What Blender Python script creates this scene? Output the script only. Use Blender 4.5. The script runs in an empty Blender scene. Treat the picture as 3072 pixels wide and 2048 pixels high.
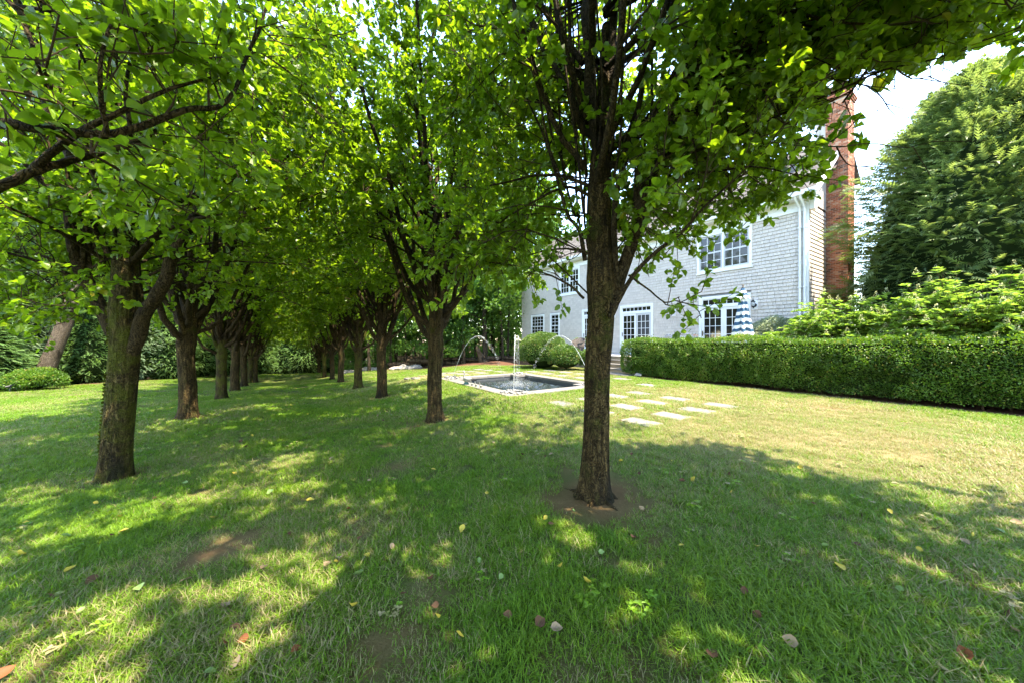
import bpy, math, random
import numpy as np
from mathutils import Vector, Matrix

random.seed(7)
# ---------------------------------------------------------------- scene, camera, sky, sun
sc = bpy.context.scene
COL = sc.collection
TH = math.atan(677.0 / 1024.0)            # camera turned right of the alley axis
CS, SN = math.cos(TH), math.sin(TH)
F, HZ, CX, EYE = 1024.0, 1017.0, 1536.0, 1.5   # focal length and horizon in photo pixels (3072 wide), eye height
cam = bpy.data.cameras.new('camera')
cam.lens = 12.0; cam.sensor_width = 36.0; cam.sensor_fit = 'HORIZONTAL'
cam.shift_y = -7.0 / 3072.0
cam.clip_start = 0.05; cam.clip_end = 2000
camo = bpy.data.objects.new('camera', cam); COL.objects.link(camo)
camo.location = (0, 0, EYE); camo.rotation_euler = (math.pi / 2, 0, -TH)
sc.camera = camo

SUN_EL = math.radians(66); SUN_AZ = math.radians(152)     # azimuth from +Y (alley) towards +X (house)
world = bpy.data.worlds.new('World'); sc.world = world; world.use_nodes = True
nt = world.node_tree; nt.nodes.clear()
w_out = nt.nodes.new('ShaderNodeOutputWorld'); w_bg = nt.nodes.new('ShaderNodeBackground')
w_sky = nt.nodes.new('ShaderNodeTexSky'); w_sky.sky_type = 'NISHITA'; w_sky.sun_disc = False
w_sky.sun_elevation = SUN_EL; w_sky.sun_rotation = SUN_AZ
w_sky.air_density = 0.9; w_sky.dust_density = 0.1; w_sky.ozone_density = 2.5
w_tc = nt.nodes.new('ShaderNodeTexCoord'); w_map = nt.nodes.new('ShaderNodeMapping')
w_map.inputs['Scale'].default_value = (1.0, 1.0, 3.2)
w_no = nt.nodes.new('ShaderNodeTexNoise'); w_no.inputs['Scale'].default_value = 2.6
w_no.inputs['Detail'].default_value = 7; w_no.inputs['Roughness'].default_value = 0.58
w_rmp = nt.nodes.new('ShaderNodeValToRGB')
w_rmp.color_ramp.elements[0].position = 0.48; w_rmp.color_ramp.elements[0].color = (0, 0, 0, 1)
w_rmp.color_ramp.elements[1].position = 0.85; w_rmp.color_ramp.elements[1].color = (1, 1, 1, 1)
w_mix = nt.nodes.new('ShaderNodeMix'); w_mix.data_type = 'RGBA'
nt.links.new(w_tc.outputs['Generated'], w_map.inputs['Vector'])
nt.links.new(w_map.outputs['Vector'], w_no.inputs['Vector'])
nt.links.new(w_no.outputs['Fac'], w_rmp.inputs['Fac'])
nt.links.new(w_rmp.outputs['Color'], w_mix.inputs['Factor'])
nt.links.new(w_sky.outputs['Color'], w_mix.inputs['A'])
w_mix.inputs['B'].default_value = (1.2, 1.2, 1.2, 1)
nt.links.new(w_mix.outputs['Result'], w_bg.inputs['Color'])
w_bg.inputs['Strength'].default_value = 0.145
nt.links.new(w_bg.outputs['Background'], w_out.inputs['Surface'])

sun = bpy.data.lights.new('sun', 'SUN'); sun.energy = 2.0; sun.angle = math.radians(0.53); sun.color = (1.0, 0.95, 0.86)
suno = bpy.data.objects.new('sun', sun); COL.objects.link(suno); suno.location = (20, 0, 30)
sdir = Vector((math.sin(SUN_AZ) * math.cos(SUN_EL), math.cos(SUN_AZ) * math.cos(SUN_EL), math.sin(SUN_EL)))
suno.rotation_euler = sdir.to_track_quat('Z', 'Y').to_euler()

vs = sc.view_settings
vs.view_transform = 'Standard'; vs.look = 'None'; vs.gamma = 1.0; vs.exposure = 3.62; vs.use_curve_mapping = False
vs.use_white_balance = True; vs.white_balance_temperature = 7700; vs.white_balance_tint = 10
sc.cycles.max_bounces = 10; sc.cycles.diffuse_bounces = 6; sc.cycles.glossy_bounces = 3
sc.cycles.transmission_bounces = 6; sc.cycles.transparent_max_bounces = 8
sc.cycles.use_denoising = True
sc.cycles.caustics_reflective = False; sc.cycles.caustics_refractive = False
sc.cycles.sample_clamp_indirect = 6.0

# ---------------------------------------------------------------- pixel <-> place
def pix(x, y, z):
    """photo pixel (3072 wide) at depth z (m) -> world point"""
    X = (x - CX) / F * z; h = EYE + (HZ - y) / F * z
    return np.array([X * CS + z * SN, -X * SN + z * CS, h])
def pv(x, y, z): return pix(x * 3072 / 2352, y * 3072 / 2352, z)
def gpix(x, y, g=0.0): return pix(x, y, F * (EYE - g) / (y - HZ))
def rowz(x, V): return F / CS * V / (x - (CX - F * math.tan(TH)))   # depth of a photo column on a line parallel to the alley
def depth(p): return p[0] * SN + p[1] * CS
def toX(p): return p[0] * CS - p[1] * SN

# ---------------------------------------------------------------- noise
def _h(ix, iy, iz, s):
    n = (ix * 374761393 + iy * 668265263 + iz * 2147483647 + s * 974634777) & 0xFFFFFFFF
    n = ((n ^ (n >> 13)) * 1274126177) & 0xFFFFFFFF
    return ((n ^ (n >> 16)) & 0xFFFF) / 32767.5 - 1.0
def vnoise(p, seed=0):
    p = np.asarray(p, dtype=np.float64); i = np.floor(p).astype(np.int64); f = p - i; f = f * f * (3 - 2 * f)
    x, y, z = i[:, 0], i[:, 1], i[:, 2]; r = 0
    for a in (0, 1):
        for b in (0, 1):
            for c in (0, 1):
                w = (f[:, 0] if a else 1 - f[:, 0]) * (f[:, 1] if b else 1 - f[:, 1]) * (f[:, 2] if c else 1 - f[:, 2])
                r = r + w * _h(x + a, y + b, z + c, seed)
    return r
def fbm(p, o=3, seed=0):
    r = 0; a = 1.0; p = np.asarray(p, dtype=np.float64)
    for k in range(o): r = r + a * vnoise(p, seed + k); p = p * 2.03; a *= 0.5
    return r
def norm(v): return v / (np.linalg.norm(v, axis=-1, keepdims=True) + 1e-9)

# ---------------------------------------------------------------- geometry collector
class Geo:
    def __init__(s): s.V = []; s.Fs = []; s.n = 0; s.R = []
    def add(s, V, Fc, rnd=0.5, mat=0, smooth=True):
        V = np.asarray(V, dtype=np.float32); Fc = np.asarray(Fc, dtype=np.int32)
        s.V.append(V); s.Fs.append((Fc + s.n, mat, smooth)); s.n += len(V)
        s.R.append(np.broadcast_to(np.asarray(rnd, dtype=np.float32), (len(V),)))
        return s
    def box(s, a, b, mat=0, rnd=0.5):
        (x0, y0, z0), (x1, y1, z1) = a, b
        V = [(x0, y0, z0), (x1, y0, z0), (x1, y1, z0), (x0, y1, z0), (x0, y0, z1), (x1, y0, z1), (x1, y1, z1), (x0, y1, z1)]
        return s.add(V, BOXF, rnd, mat, False)
    def tube(s, P, r, n=6, mat=0, rnd=0.5, cap=False):
        V, Fc = tube(P, r, n); s.add(V, Fc, rnd, mat)
        if cap:
            k = len(P)
            s.add(np.vstack([V[:n], V[:n].mean(0)]), [(i, n, (i + 1) % n) for i in range(n)], rnd, mat, False)
            s.add(np.vstack([V[-n:], V[-n:].mean(0)]), [((i + 1) % n, n, i) for i in range(n)], rnd, mat, False)
        return s
    def lathe(s, prof, n=16, c=(0, 0, 0), mat=0, rnd=0.5):
        a = np.arange(n) / n * 2 * math.pi; V = []
        for r, z in prof: V.append(np.stack([np.cos(a) * r + c[0], np.sin(a) * r + c[1], np.full(n, z + c[2])], 1))
        return s.add(np.vstack(V), grid_faces(len(prof), n), rnd, mat)
    def mesh(s, name, mats):
        me = bpy.data.meshes.new(name); V = np.concatenate(s.V); me.vertices.add(len(V)); me.vertices.foreach_set('co', V.ravel())
        L = []; st = []; tot = []; mi = []; sm = []; o = 0
        for Fc, m, s_ in s.Fs:
            k = Fc.shape[1]; c = len(Fc); L.append(Fc.ravel()); st.append(o + np.arange(c) * k); tot.append(np.full(c, k)); o += c * k
            mi.append(np.full(c, m)); sm.append(np.full(c, s_))
        L = np.concatenate(L); me.loops.add(len(L)); me.loops.foreach_set('vertex_index', L.astype(np.int32))
        st = np.concatenate(st); me.polygons.add(len(st)); me.polygons.foreach_set('loop_start', st.astype(np.int32))
        me.polygons.foreach_set('loop_total', np.concatenate(tot).astype(np.int32))
        me.polygons.foreach_set('material_index', np.concatenate(mi).astype(np.int32))
        me.polygons.foreach_set('use_smooth', np.concatenate(sm).astype(bool))
        at = me.attributes.new('rnd', 'FLOAT', 'POINT'); at.data.foreach_set('value', np.concatenate(s.R).astype(np.float32))
        for m in (mats if isinstance(mats, (list, tuple)) else [mats]): me.materials.append(m)
        me.update(); me.validate(); return me
BOXF = np.array([(0, 3, 2, 1), (4, 5, 6, 7), (0, 1, 5, 4), (1, 2, 6, 5), (2, 3, 7, 6), (3, 0, 4, 7)])
def grid_faces(m, n):
    i = np.arange(m - 1)[:, None] * n; j = np.arange(n)[None, :]; j2 = (j + 1) % n
    return np.stack([i + j, i + j2, i + n + j2, i + n + j], -1).reshape(-1, 4)
def sheet_faces(m, n):
    i = np.arange(m - 1)[:, None] * n; j = np.arange(n - 1)[None, :]
    return np.stack([i + j, i + j + 1, i + n + j + 1, i + n + j], -1).reshape(-1, 4)
def tube(P, r, n=6):
    P = np.asarray(P, dtype=float); m = len(P); r = np.broadcast_to(np.asarray(r, dtype=float), (m,))
    T = np.gradient(P, axis=0); T = norm(T)
    ref = np.array([0.31, 0.17, 0.93]) if abs(T[0] @ np.array([0, 0, 1.0])) < 0.9 else np.array([1.0, 0.05, 0.0])
    A = norm(np.cross(T, ref)); B = np.cross(T, A); a = np.arange(n) / n * 2 * math.pi
    V = P[:, None, :] + r[:, None, None] * (np.cos(a)[None, :, None] * A[:, None, :] + np.sin(a)[None, :, None] * B[:, None, :])
    return V.reshape(-1, 3), grid_faces(m, n)
def smooth(P, n):
    P = np.asarray(P, dtype=float); k = len(P)
    if k == 2: return P[0] + (P[1] - P[0]) * np.linspace(0, 1, n)[:, None]
    Q = np.vstack([2 * P[0] - P[1], P, 2 * P[-1] - P[-2]]); t = np.linspace(0, k - 1 - 1e-6, n); i = t.astype(int); u = (t - i)[:, None]
    p0, p1, p2, p3 = Q[i], Q[i + 1], Q[i + 2], Q[i + 3]
    return 0.5 * (2 * p1 + (p2 - p0) * u + (2 * p0 - 5 * p1 + 4 * p2 - p3) * u * u + (3 * p1 - p0 - 3 * p2 + p3) * u ** 3)

# ---------------------------------------------------------------- objects
def obj(name, me, parent=None, loc=None, rot=None, scale=None, label=None, cat=None, group=None, kind=None, mat=None):
    if isinstance(me, Geo): me = me.mesh(name, mat)
    o = bpy.data.objects.new(name, me); COL.objects.link(o)
    if parent is not None: o.parent = parent
    if loc is not None: o.location = tuple(float(v) for v in loc)
    if rot is not None: o.rotation_euler = rot
    if scale is not None: o.scale = (scale,) * 3 if np.isscalar(scale) else scale
    if label: o['label'] = label
    if cat: o['category'] = cat
    if group: o['group'] = group
    if kind: o['kind'] = kind
    return o
def thing(name, label, cat, loc=(0, 0, 0), rotz=0.0, group=None, scale=None):
    return obj(name, None, None, loc, (0, 0, rotz), scale, label, cat, group)

# ---------------------------------------------------------------- materials
class N:
    def __init__(s, name):
        s.m = bpy.data.materials.new(name); s.m.use_nodes = True; s.t = s.m.node_tree; s.t.nodes.clear()
        s.out = s.t.nodes.new('ShaderNodeOutputMaterial')
    def new(s, typ, **kw):
        n = s.t.nodes.new(typ)
        for k, v in kw.items():
            if k[0] == '_': setattr(n, k[1:], v)
            else:
                key = k.replace('__', ' '); n.inputs[key].default_value = v
        return n
    def link(s, a, b): s.t.links.new(a, b)
    def noise(s, scale, detail=4, rough=0.55, vec=None, stretch=None):
        n = s.new('ShaderNodeTexNoise', Scale=scale, Detail=detail, Roughness=rough)
        if stretch:
            mp = s.new('ShaderNodeMapping'); mp.inputs['Scale'].default_value = stretch
            s.link(vec if vec is not None else s.obj(), mp.inputs['Vector']); s.link(mp.outputs['Vector'], n.inputs['Vector'])
        else: s.link(vec if vec is not None else s.obj(), n.inputs['Vector'])
        return n.outputs['Fac']
    def obj(s): return s.new('ShaderNodeTexCoord').outputs['Object']
    def pos(s): return s.new('ShaderNodeNewGeometry').outputs['Position']
    def attr(s, name='rnd', typ='GEOMETRY'):
        n = s.new('ShaderNodeAttribute'); n.attribute_name = name; n.attribute_type = typ; return n.outputs['Fac']
    def ramp(s, fac, stops):
        n = s.new('ShaderNodeValToRGB'); e = n.color_ramp.elements
        while len(e) < len(stops): e.new(0.5)
        for k, (p, c) in enumerate(stops): e[k].position = p; e[k].color = (*c, 1) if len(c) == 3 else c
        s.link(fac, n.inputs['Fac']); return n.outputs['Color']
    def mix(s, fac, a, b, blend='MIX'):
        n = s.new('ShaderNodeMix', _data_type='RGBA', _blend_type=blend)
        for k, v in (('Factor', fac), ('A', a), ('B', b)):
            if isinstance(v, (int, float)): n.inputs[k].default_value = v
            elif isinstance(v, tuple): n.inputs[k].default_value = (*v, 1)
            else: s.link(v, n.inputs[k])
        return n.outputs['Result']
    def math(s, op, a, b=0.0):
        n = s.new('ShaderNodeMath', _operation=op)
        for k, v in ((0, a), (1, b)):
            if isinstance(v, (int, float)): n.inputs[k].default_value = v
            else: s.link(v, n.inputs[k])
        return n.outputs[0]
    def bump(s, h, strength=0.5, dist=0.02):
        n = s.new('ShaderNodeBump', Strength=strength, Distance=dist); s.link(h, n.inputs['Height']); return n.outputs['Normal']
    def bsdf(s, color, rough=0.7, spec=0.3, normal=None, **kw):
        n = s.new('ShaderNodeBsdfPrincipled', Roughness=rough if isinstance(rough, (int, float)) else 0.5)
        n.inputs['Specular IOR Level'].default_value = spec
        if isinstance(color, tuple): n.inputs['Base Color'].default_value = (*color, 1)
        else: s.link(color, n.inputs['Base Color'])
        if not isinstance(rough, (int, float)): s.link(rough, n.inputs['Roughness'])
        if normal is not None: s.link(normal, n.inputs['Normal'])
        for k, v in kw.items(): n.inputs[k.replace('__', ' ')].default_value = v
        return n.outputs['BSDF']
    def done(s, sh): s.link(sh, s.out.inputs['Surface']); return s.m

def leaf_mat(name, stops, tr, amount=0.4, rough=0.45, spec=0.35, patch=None):
    n = N(name); c = n.ramp(n.attr(), stops)
    if patch: c = n.mix(n.ramp(n.noise(patch, 2, vec=n.pos()), [(0.35, (0, 0, 0)), (0.7, (0.7, 0.7, 0.7))]), c, stops[-1][1])
    d = n.bsdf(c, rough, spec)
    t = n.new('ShaderNodeBsdfTranslucent'); n.link(n.mix(0.5, n.mix(1.0, c, (2.2, 2.2, 1.2), 'MULTIPLY'), tr), t.inputs['Color'])
    mx = n.new('ShaderNodeMixShader'); mx.inputs[0].default_value = amount
    n.link(d, mx.inputs[1]); n.link(t.outputs[0], mx.inputs[2]); return n.done(mx.outputs[0])
def plain(name, col, rough=0.6, spec=0.3, var=0.12, scale=6.0, bump=0.0, metal=0.0):
    n = N(name); nf = n.noise(scale, 4)
    c = n.mix(nf, tuple(v * (1 - var) for v in col), tuple(min(1, v * (1 + var)) for v in col))
    b = n.bsdf(c, rough, spec, n.bump(n.noise(scale * 8, 3), bump, 0.004) if bump else None, Metallic=metal); return n.done(b)

M = {}
M['pear_leaf'] = leaf_mat('pear_leaf', [(0.0, (0.026, 0.065, 0.008)), (0.35, (0.058, 0.120, 0.010)), (0.7, (0.105, 0.175, 0.012)), (0.95, (0.17, 0.225, 0.016)), (1.0, (0.24, 0.19, 0.02))], (0.34, 0.56, 0.02), 0.52, 0.4, 0.4)
M['wood_leaf'] = leaf_mat('wood_leaf', [(0.0, (0.02, 0.06, 0.012)), (0.6, (0.045, 0.115, 0.02)), (1.0, (0.085, 0.17, 0.03))], (0.22, 0.42, 0.05), 0.42, 0.5, 0.3)
M['hedge_leaf'] = leaf_mat('hedge_leaf', [(0.0, (0.028, 0.07, 0.008)), (0.55, (0.06, 0.135, 0.014)), (0.92, (0.11, 0.20, 0.022)), (1.0, (0.26, 0.20, 0.05))], (0.2, 0.38, 0.02), 0.32, 0.42, 0.4)
M['bush_leaf'] = leaf_mat('bush_leaf', [(0.0, (0.022, 0.055, 0.010)), (0.5, (0.055, 0.12, 0.018)), (0.92, (0.12, 0.19, 0.035)), (1.0, (0.26, 0.20, 0.06))], (0.16, 0.30, 0.03), 0.25, 0.45, 0.4)
M['hydrangea_leaf'] = leaf_mat('hydrangea_leaf', [(0.0, (0.035, 0.085, 0.016)), (0.5, (0.085, 0.17, 0.028)), (1.0, (0.19, 0.29, 0.06))], (0.28, 0.46, 0.05), 0.36, 0.42, 0.4)
M['grey_leaf'] = leaf_mat('grey_leaf', [(0.0, (0.17, 0.21, 0.14)), (1.0, (0.40, 0.45, 0.34))], (0.2, 0.3, 0.1), 0.25, 0.5, 0.4)
M['panicle'] = leaf_mat('panicle', [(0.0, (0.42, 0.46, 0.22)), (1.0, (0.72, 0.70, 0.50))], (0.6, 0.6, 0.35), 0.3, 0.7, 0.2)
M['conifer'] = leaf_mat('conifer', [(0.0, (0.04, 0.09, 0.025)), (0.5, (0.08, 0.165, 0.04)), (1.0, (0.15, 0.24, 0.075))], (0.24, 0.40, 0.09), 0.35, 0.55, 0.35)
M['conifer_yellow'] = leaf_mat('conifer_yellow', [(0.0, (0.038, 0.075, 0.022)), (0.5, (0.085, 0.135, 0.036)), (1.0, (0.17, 0.21, 0.075))], (0.26, 0.36, 0.08), 0.36, 0.5, 0.4)
M['conifer_sunlit'] = leaf_mat('conifer_sunlit', [(0.0, (0.05, 0.10, 0.045)), (0.5, (0.11, 0.18, 0.09)), (1.0, (0.22, 0.29, 0.17))], (0.14, 0.24, 0.09), 0.22, 0.55, 0.35)  # lit copy of the arborvitae green, sunlight painted into the leaf colour
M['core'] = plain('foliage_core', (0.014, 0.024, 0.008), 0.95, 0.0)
def bark(name, stops, moss=0.45, mosscol=(0.035, 0.05, 0.008), scale=1.0):
    n = N(name)
    cr = n.noise(26 * scale, 5, 0.7, stretch=(1, 1, 0.16)); v = n.new('ShaderNodeTexVoronoi', _feature='DISTANCE_TO_EDGE', Scale=44.0 * scale)
    mp = n.new('ShaderNodeMapping'); mp.inputs['Scale'].default_value = (1, 1, 0.13)
    wob = n.new('ShaderNodeMixRGB'); wob.inputs[0].default_value = 0.2
    nn = n.new('ShaderNodeTexNoise', Scale=8.0, Detail=3.0); oc = n.obj(); n.link(oc, nn.inputs['Vector'])
    n.link(oc, wob.inputs[1]); n.link(nn.outputs['Color'], wob.inputs[2]); n.link(wob.outputs[0], mp.inputs['Vector']); n.link(mp.outputs['Vector'], v.inputs['Vector'])
    edge = n.ramp(v.outputs['Distance'], [(0.0, (0, 0, 0)), (0.16, (1, 1, 1))])
    c = n.ramp(cr, stops); c = n.mix(edge, n.mix(1.0, c, (0.28, 0.25, 0.22), 'MULTIPLY'), c)
    lich = n.ramp(n.noise(60, 3), [(0.62, (0, 0, 0)), (0.72, (0.5, 0.5, 0.5))]); c = n.mix(lich, c, (0.13, 0.125, 0.065))
    mf = n.ramp(n.noise(3.2, 6, 0.65), [(moss, (0, 0, 0)), (moss + 0.14, (0.9, 0.9, 0.9))])
    c = n.mix(mf, c, n.ramp(n.noise(90, 2), [(0.3, tuple(q * 0.45 for q in mosscol)), (0.7, mosscol)]))
    stain = n.ramp(n.noise(2.3, 4, 0.6, stretch=(1, 1, 0.45)), [(0.54, (0, 0, 0)), (0.63, (0.85, 0.85, 0.85))]); c = n.mix(stain, c, (0.012, 0.009, 0.006))
    h = n.math('ADD', n.math('MULTIPLY', edge, 0.8), cr)
    return n.done(n.bsdf(c, 0.92, 0.12, n.bump(h, 0.9, 0.02)))
M['pear_bark'] = bark('pear_bark', [(0.3, (0.012, 0.008, 0.003)), (0.5, (0.045, 0.030, 0.011)), (0.68, (0.125, 0.088, 0.036))], 0.52, (0.045, 0.052, 0.008))
M['pear_bark_mossy'] = bark('pear_bark_mossy', [(0.3, (0.012, 0.009, 0.003)), (0.5, (0.045, 0.033, 0.012)), (0.68, (0.125, 0.095, 0.036))], 0.44, (0.070, 0.078, 0.010))
M['limb_bark'] = bark('limb_bark', [(0.3, (0.026, 0.018, 0.009)), (0.6, (0.062, 0.044, 0.021)), (0.8, (0.10, 0.075, 0.040))], 0.62)
M['pine_bark'] = bark('pine_bark', [(0.3, (0.10, 0.075, 0.055)), (0.6, (0.20, 0.155, 0.115)), (0.8, (0.26, 0.21, 0.165))], 0.8)
M['wood_bark'] = bark('wood_bark', [(0.3, (0.04, 0.03, 0.02)), (0.6, (0.09, 0.07, 0.045)), (0.8, (0.15, 0.12, 0.08))], 0.66)
M['log_bark'] = bark('log_bark', [(0.3, (0.07, 0.05, 0.032)), (0.6, (0.16, 0.115, 0.075)), (0.8, (0.25, 0.19, 0.13))], 0.75)
M['twig'] = plain('twig', (0.05, 0.035, 0.02), 0.85, 0.1, 0.3, 12)
M['moss'] = leaf_mat('moss', [(0.0, (0.03, 0.038, 0.006)), (1.0, (0.085, 0.095, 0.014))], (0.08, 0.10, 0.01), 0.15, 0.9, 0.05)

# ---------------------------------------------------------------- leaf templates and scattering
def tpl_leaf():        # ten triangles, folded along the midrib
    V = np.array([(0, 0, 0), (-.32, .2, .05), (-.40, .48, .08), (-.24, .78, .05), (0, 1.02, -.10), (.24, .78, .05), (.40, .48, .08), (.32, .2, .05), (0, .34, 0), (0, .68, -.02)])
    return V, np.array([(0, 8, 1), (1, 8, 2), (8, 9, 2), (2, 9, 3), (3, 9, 4), (0, 7, 8), (7, 6, 8), (8, 6, 9), (6, 5, 9), (5, 4, 9)])
def tpl_hex():         # four triangles
    V = np.array([(0, 0, 0), (-.36, .30, .07), (-.30, .70, .05), (0, 1, -.08), (.30, .70, .05), (.36, .30, .07)])
    return V, np.array([(0, 3, 2), (0, 2, 1), (0, 5, 4), (0, 4, 3)])
def tpl_quad():
    return np.array([(0, 0, 0), (-.34, .5, .06), (0, 1, -.05), (.34, .5, .06)]), np.array([(0, 2, 1), (0, 3, 2)])
def tpl_long():
    V = np.array([(0, 0, 0), (-.22, .35, .06), (-.16, .72, .02), (0, 1, -.12), (.16, .72, .02), (.22, .35, .06)])
    return V, np.array([(0, 3, 2), (0, 2, 1), (0, 5, 4), (0, 4, 3)])
def tpl_spray():       # flat feathery conifer frond
    V = [(0, 0, 0)]; Fs = []
    for k in range(5):
        y = 0.08 + k * 0.19; w = 0.30 * (1 - 0.13 * k) if k else 0.2; zz = -0.12 * y * y
        for sgn in (-1, 1):
            b = len(V); V += [(0, y - 0.09, zz), (sgn * w, y + 0.20, zz - 0.06), (0, y + 0.07, zz - 0.01)]; Fs.append((b, b + 2, b + 1) if sgn < 0 else (b, b + 1, b + 2))
    b = len(V); V += [(-.07, .86, -.09), (.07, .86, -.09), (0, 1.15, -.2)]; Fs.append((b, b + 1, b + 2))
    return np.array(V), np.array(Fs)
T10, T4, T2, TL, TS = tpl_leaf(), tpl_hex(), tpl_quad(), tpl_long(), tpl_spray()
def frames(D, Nn):
    D = norm(D); S = norm(np.cross(D, Nn)); Nn = np.cross(S, D); return S, D, Nn
def scatter(geo, tpl, P, D, Nn, size, rnd, mat=0):
    V0, F0 = tpl; S, D, Nn = frames(D, Nn); n = len(P); k = len(V0); size = np.broadcast_to(size, (n,)); hs = np.modf(np.abs(P[:, 0] * 91.7 + P[:, 1] * 57.3 + P[:, 2] * 33.1))[0]; S = S * (.78 + .4 * hs)[:, None]; Nn = Nn * (.3 + 2.6 * np.modf(hs * 17.0)[0])[:, None]
    V = P[:, None, :] + size[:, None, None] * (V0[None, :, 0:1] * S[:, None, :] + V0[None, :, 1:2] * D[:, None, :] + V0[None, :, 2:3] * Nn[:, None, :])
    Fc = (np.arange(n) * k)[:, None, None] + F0[None]; geo.add(V.reshape(-1, 3), Fc.reshape(-1, F0.shape[1]), np.repeat(rnd, k), mat, False); return geo
def rdir(g, n): return norm(g.normal(size=(n, 3)))

# ---------------------------------------------------------------- terrain
ROW_R = [(1365, 1140), (1000, 965), (877, 912), (823, 892), (783, 877), (763, 871), (745, 867), (733, 866)]
ROW_L = [(262, 1098), (432, 960), (508, 916), (540, 897), (560, 886), (575, 880), (587, 878)]
VR, VL = 2.45, -1.85
K3 = 3072 / 2352
ctrl = []
treeR = []; treeL = []
for lst, V, out in ((ROW_R, VR, treeR), (ROW_L, VL, treeL)):
    for (x, y) in lst:
        z = rowz(x * K3, V); p = pix(x * K3, y * K3, z); ctrl.append(tuple(p)); out.append(p)
SCREEN = [(-260, 1192, 13.5), (0, 1170, 15), (150, 1160, 16.5), (290, 1150, 18), (480, 1138, 21), (600, 1130, 24), (780, 1122, 28), (950, 1120, 30)]
for s_ in SCREEN: ctrl.append(tuple(pix(*s_)))
for (x, y, z) in [(1090, 1113, 27), (1260, 1108, 25), (1400, 1097, 24), (1550, 1097, 23.5)]: ctrl.append(tuple(pix(x, y, z)))
for V in (4.6, 6.7, 9.0, 11.5):
    for U in (3.0, 6.0, 9.0, 12.5): ctrl.append((V, U, 0.0))
for (V, U, g) in [(0, 0, 0), (0, 3, -0.02), (-3, 0, -0.12), (3, -3, 0.02), (11, -2, 0), (11, -8, 0), (9, 16, -0.05), (12, 16, -0.02), (14, 22, -0.2), (20, 8, 0.1), (20, -6, 0.1),
                  (25, 30, -0.3), (10, 40, -1.6), (-10, 50, -3.0), (-30, 40, -3), (-40, 10, -1.6), (-20, -20, -0.6), (20, -30, 0), (0, -15, -0.1), (40, 60, -1.5), (60, 20, -.2), (-60, 60, -3), (0, 90, -3), (-5, 5, -0.36), (-8, 8, -0.6)]:
    ctrl.append((V, U, g))
CT = np.array(ctrl)
def _phi(r): return np.sqrt(r * r + 4.0)
_A = _phi(np.linalg.norm(CT[:, None, :2] - CT[None, :, :2], axis=2)) - 0.05 * np.eye(len(CT))
_A = np.vstack([np.hstack([_A, np.ones((len(CT), 1))]), np.hstack([np.ones((1, len(CT))), [[0.0]]])])
_W = np.linalg.solve(_A, np.append(CT[:, 2], 0.0))
def ground(V, U):
    V = np.atleast_1d(np.asarray(V, dtype=float)).ravel(); U = np.atleast_1d(np.asarray(U, dtype=float)).ravel(); r = np.empty(len(V))
    for a in range(0, len(V), 20000):
        q = np.stack([V[a:a + 20000], U[a:a + 20000]], 1)
        r[a:a + 20000] = _phi(np.linalg.norm(q[:, None, :] - CT[None, :, :2], axis=2)) @ _W[:-1] + _W[-1]
    far = np.clip((np.hypot(V, U - 10) - 60) / 40, 0, 1); r = r * (1 - far) - 2.0 * far
    # the terrace ground by pool, hedge and house is level
    lv = np.clip((V - 4.0) / 0.8, 0, 1) * np.clip((16.0 - U) / 3.0, 0, 1) * np.clip((U - 2.5) / 1.0, 0, 1)
    return r * (1 - lv)
def g1(V, U): return float(ground([V], [U])[0])
PV0, PV1, PU0, PU1 = 4.82, 8.72, 7.42, 12.42          # pool coping, outer edge

# ================================================================ GROUND
XL = np.array([-3000, -260] + [s_[0] for s_ in SCREEN[1:]] + [1000, 1090, 1260, 1400, 1550, 1700, 6000], dtype=float)
ZL = np.array([13.5, 13.5] + [s_[2] for s_ in SCREEN[1:]] + [31.5, 27.5, 25.5, 24.5, 24, 22, 22], dtype=float)
def lawn_limit(V, U):
    z = V * SN + U * CS; X = V * CS - U * SN
    xp = CX + F * X / np.maximum(z, 0.05); lim = np.interp(xp, XL, ZL)
    return np.where(z > 0.3, lim - z, 5.0)             # > 0 inside the lawn
SOIL = []
for (x, y, r) in [(1080, 375, .42), (1180, 330, .3), (960, 440, .3), (1760, 290, .26), (1900, 610, .22), (1720, 860, .3), (1650, 930, .3), (1880, 880, .25), (1800, 1000, .3), (20, 1000, .3), (1830, 30, .4), (1400, 190, .3), (1960, 640, .2)]:
    p = gpix(x / 1.531, 1364 + y / 1.531); SOIL.append((p[0], p[1], r))
for (x, y, r) in [(560, 1010, .35), (760, 1030, .3), (460, 490, .22), (2000, 560, .3), (1780, 480, .28), (1560, 300, .3), (340, 1040, .3)]:
    p = gpix(1536 + x / 1.531, 1364 + y / 1.531); SOIL.append((p[0], p[1], r))
NS = len(SOIL)
for i, p in enumerate(treeR): SOIL.append((p[0], p[1], .95 if i == 0 else .65))
for p in treeL: SOIL.append((p[0], p[1], .45))
p = treeR[1]; SOIL.append((p[0] - .5, p[1] - .2, .4)); p = treeR[0]; SOIL += [(p[0] + .28, p[1] - .1, .32), (p[0] - .35, p[1] - .1, .35)]
def soil(V, U):
    s_ = np.zeros(len(V)); w = 1 + 0.45 * vnoise(np.stack([V * 5, U * 5, V * 0], 1), 3) + 0.25 * vnoise(np.stack([V * 14, U * 14, V * 0], 1), 5)
    for i, (a, b, r) in enumerate(SOIL): s_ = np.maximum(s_, (.95 if i < 3 else .72 if i < NS else 1.0) * np.clip(1.15 - np.hypot(V - a, U - b) / (r * .7) * w, 0, 1))
    thin = np.clip(fbm(np.stack([V * 1.3, U * 1.3, V * 0], 1), 3, 11) - 0.8, 0, 1) * 1.2       # worn thin patches
    return np.clip(np.maximum(s_, thin), 0, 1)
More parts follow.
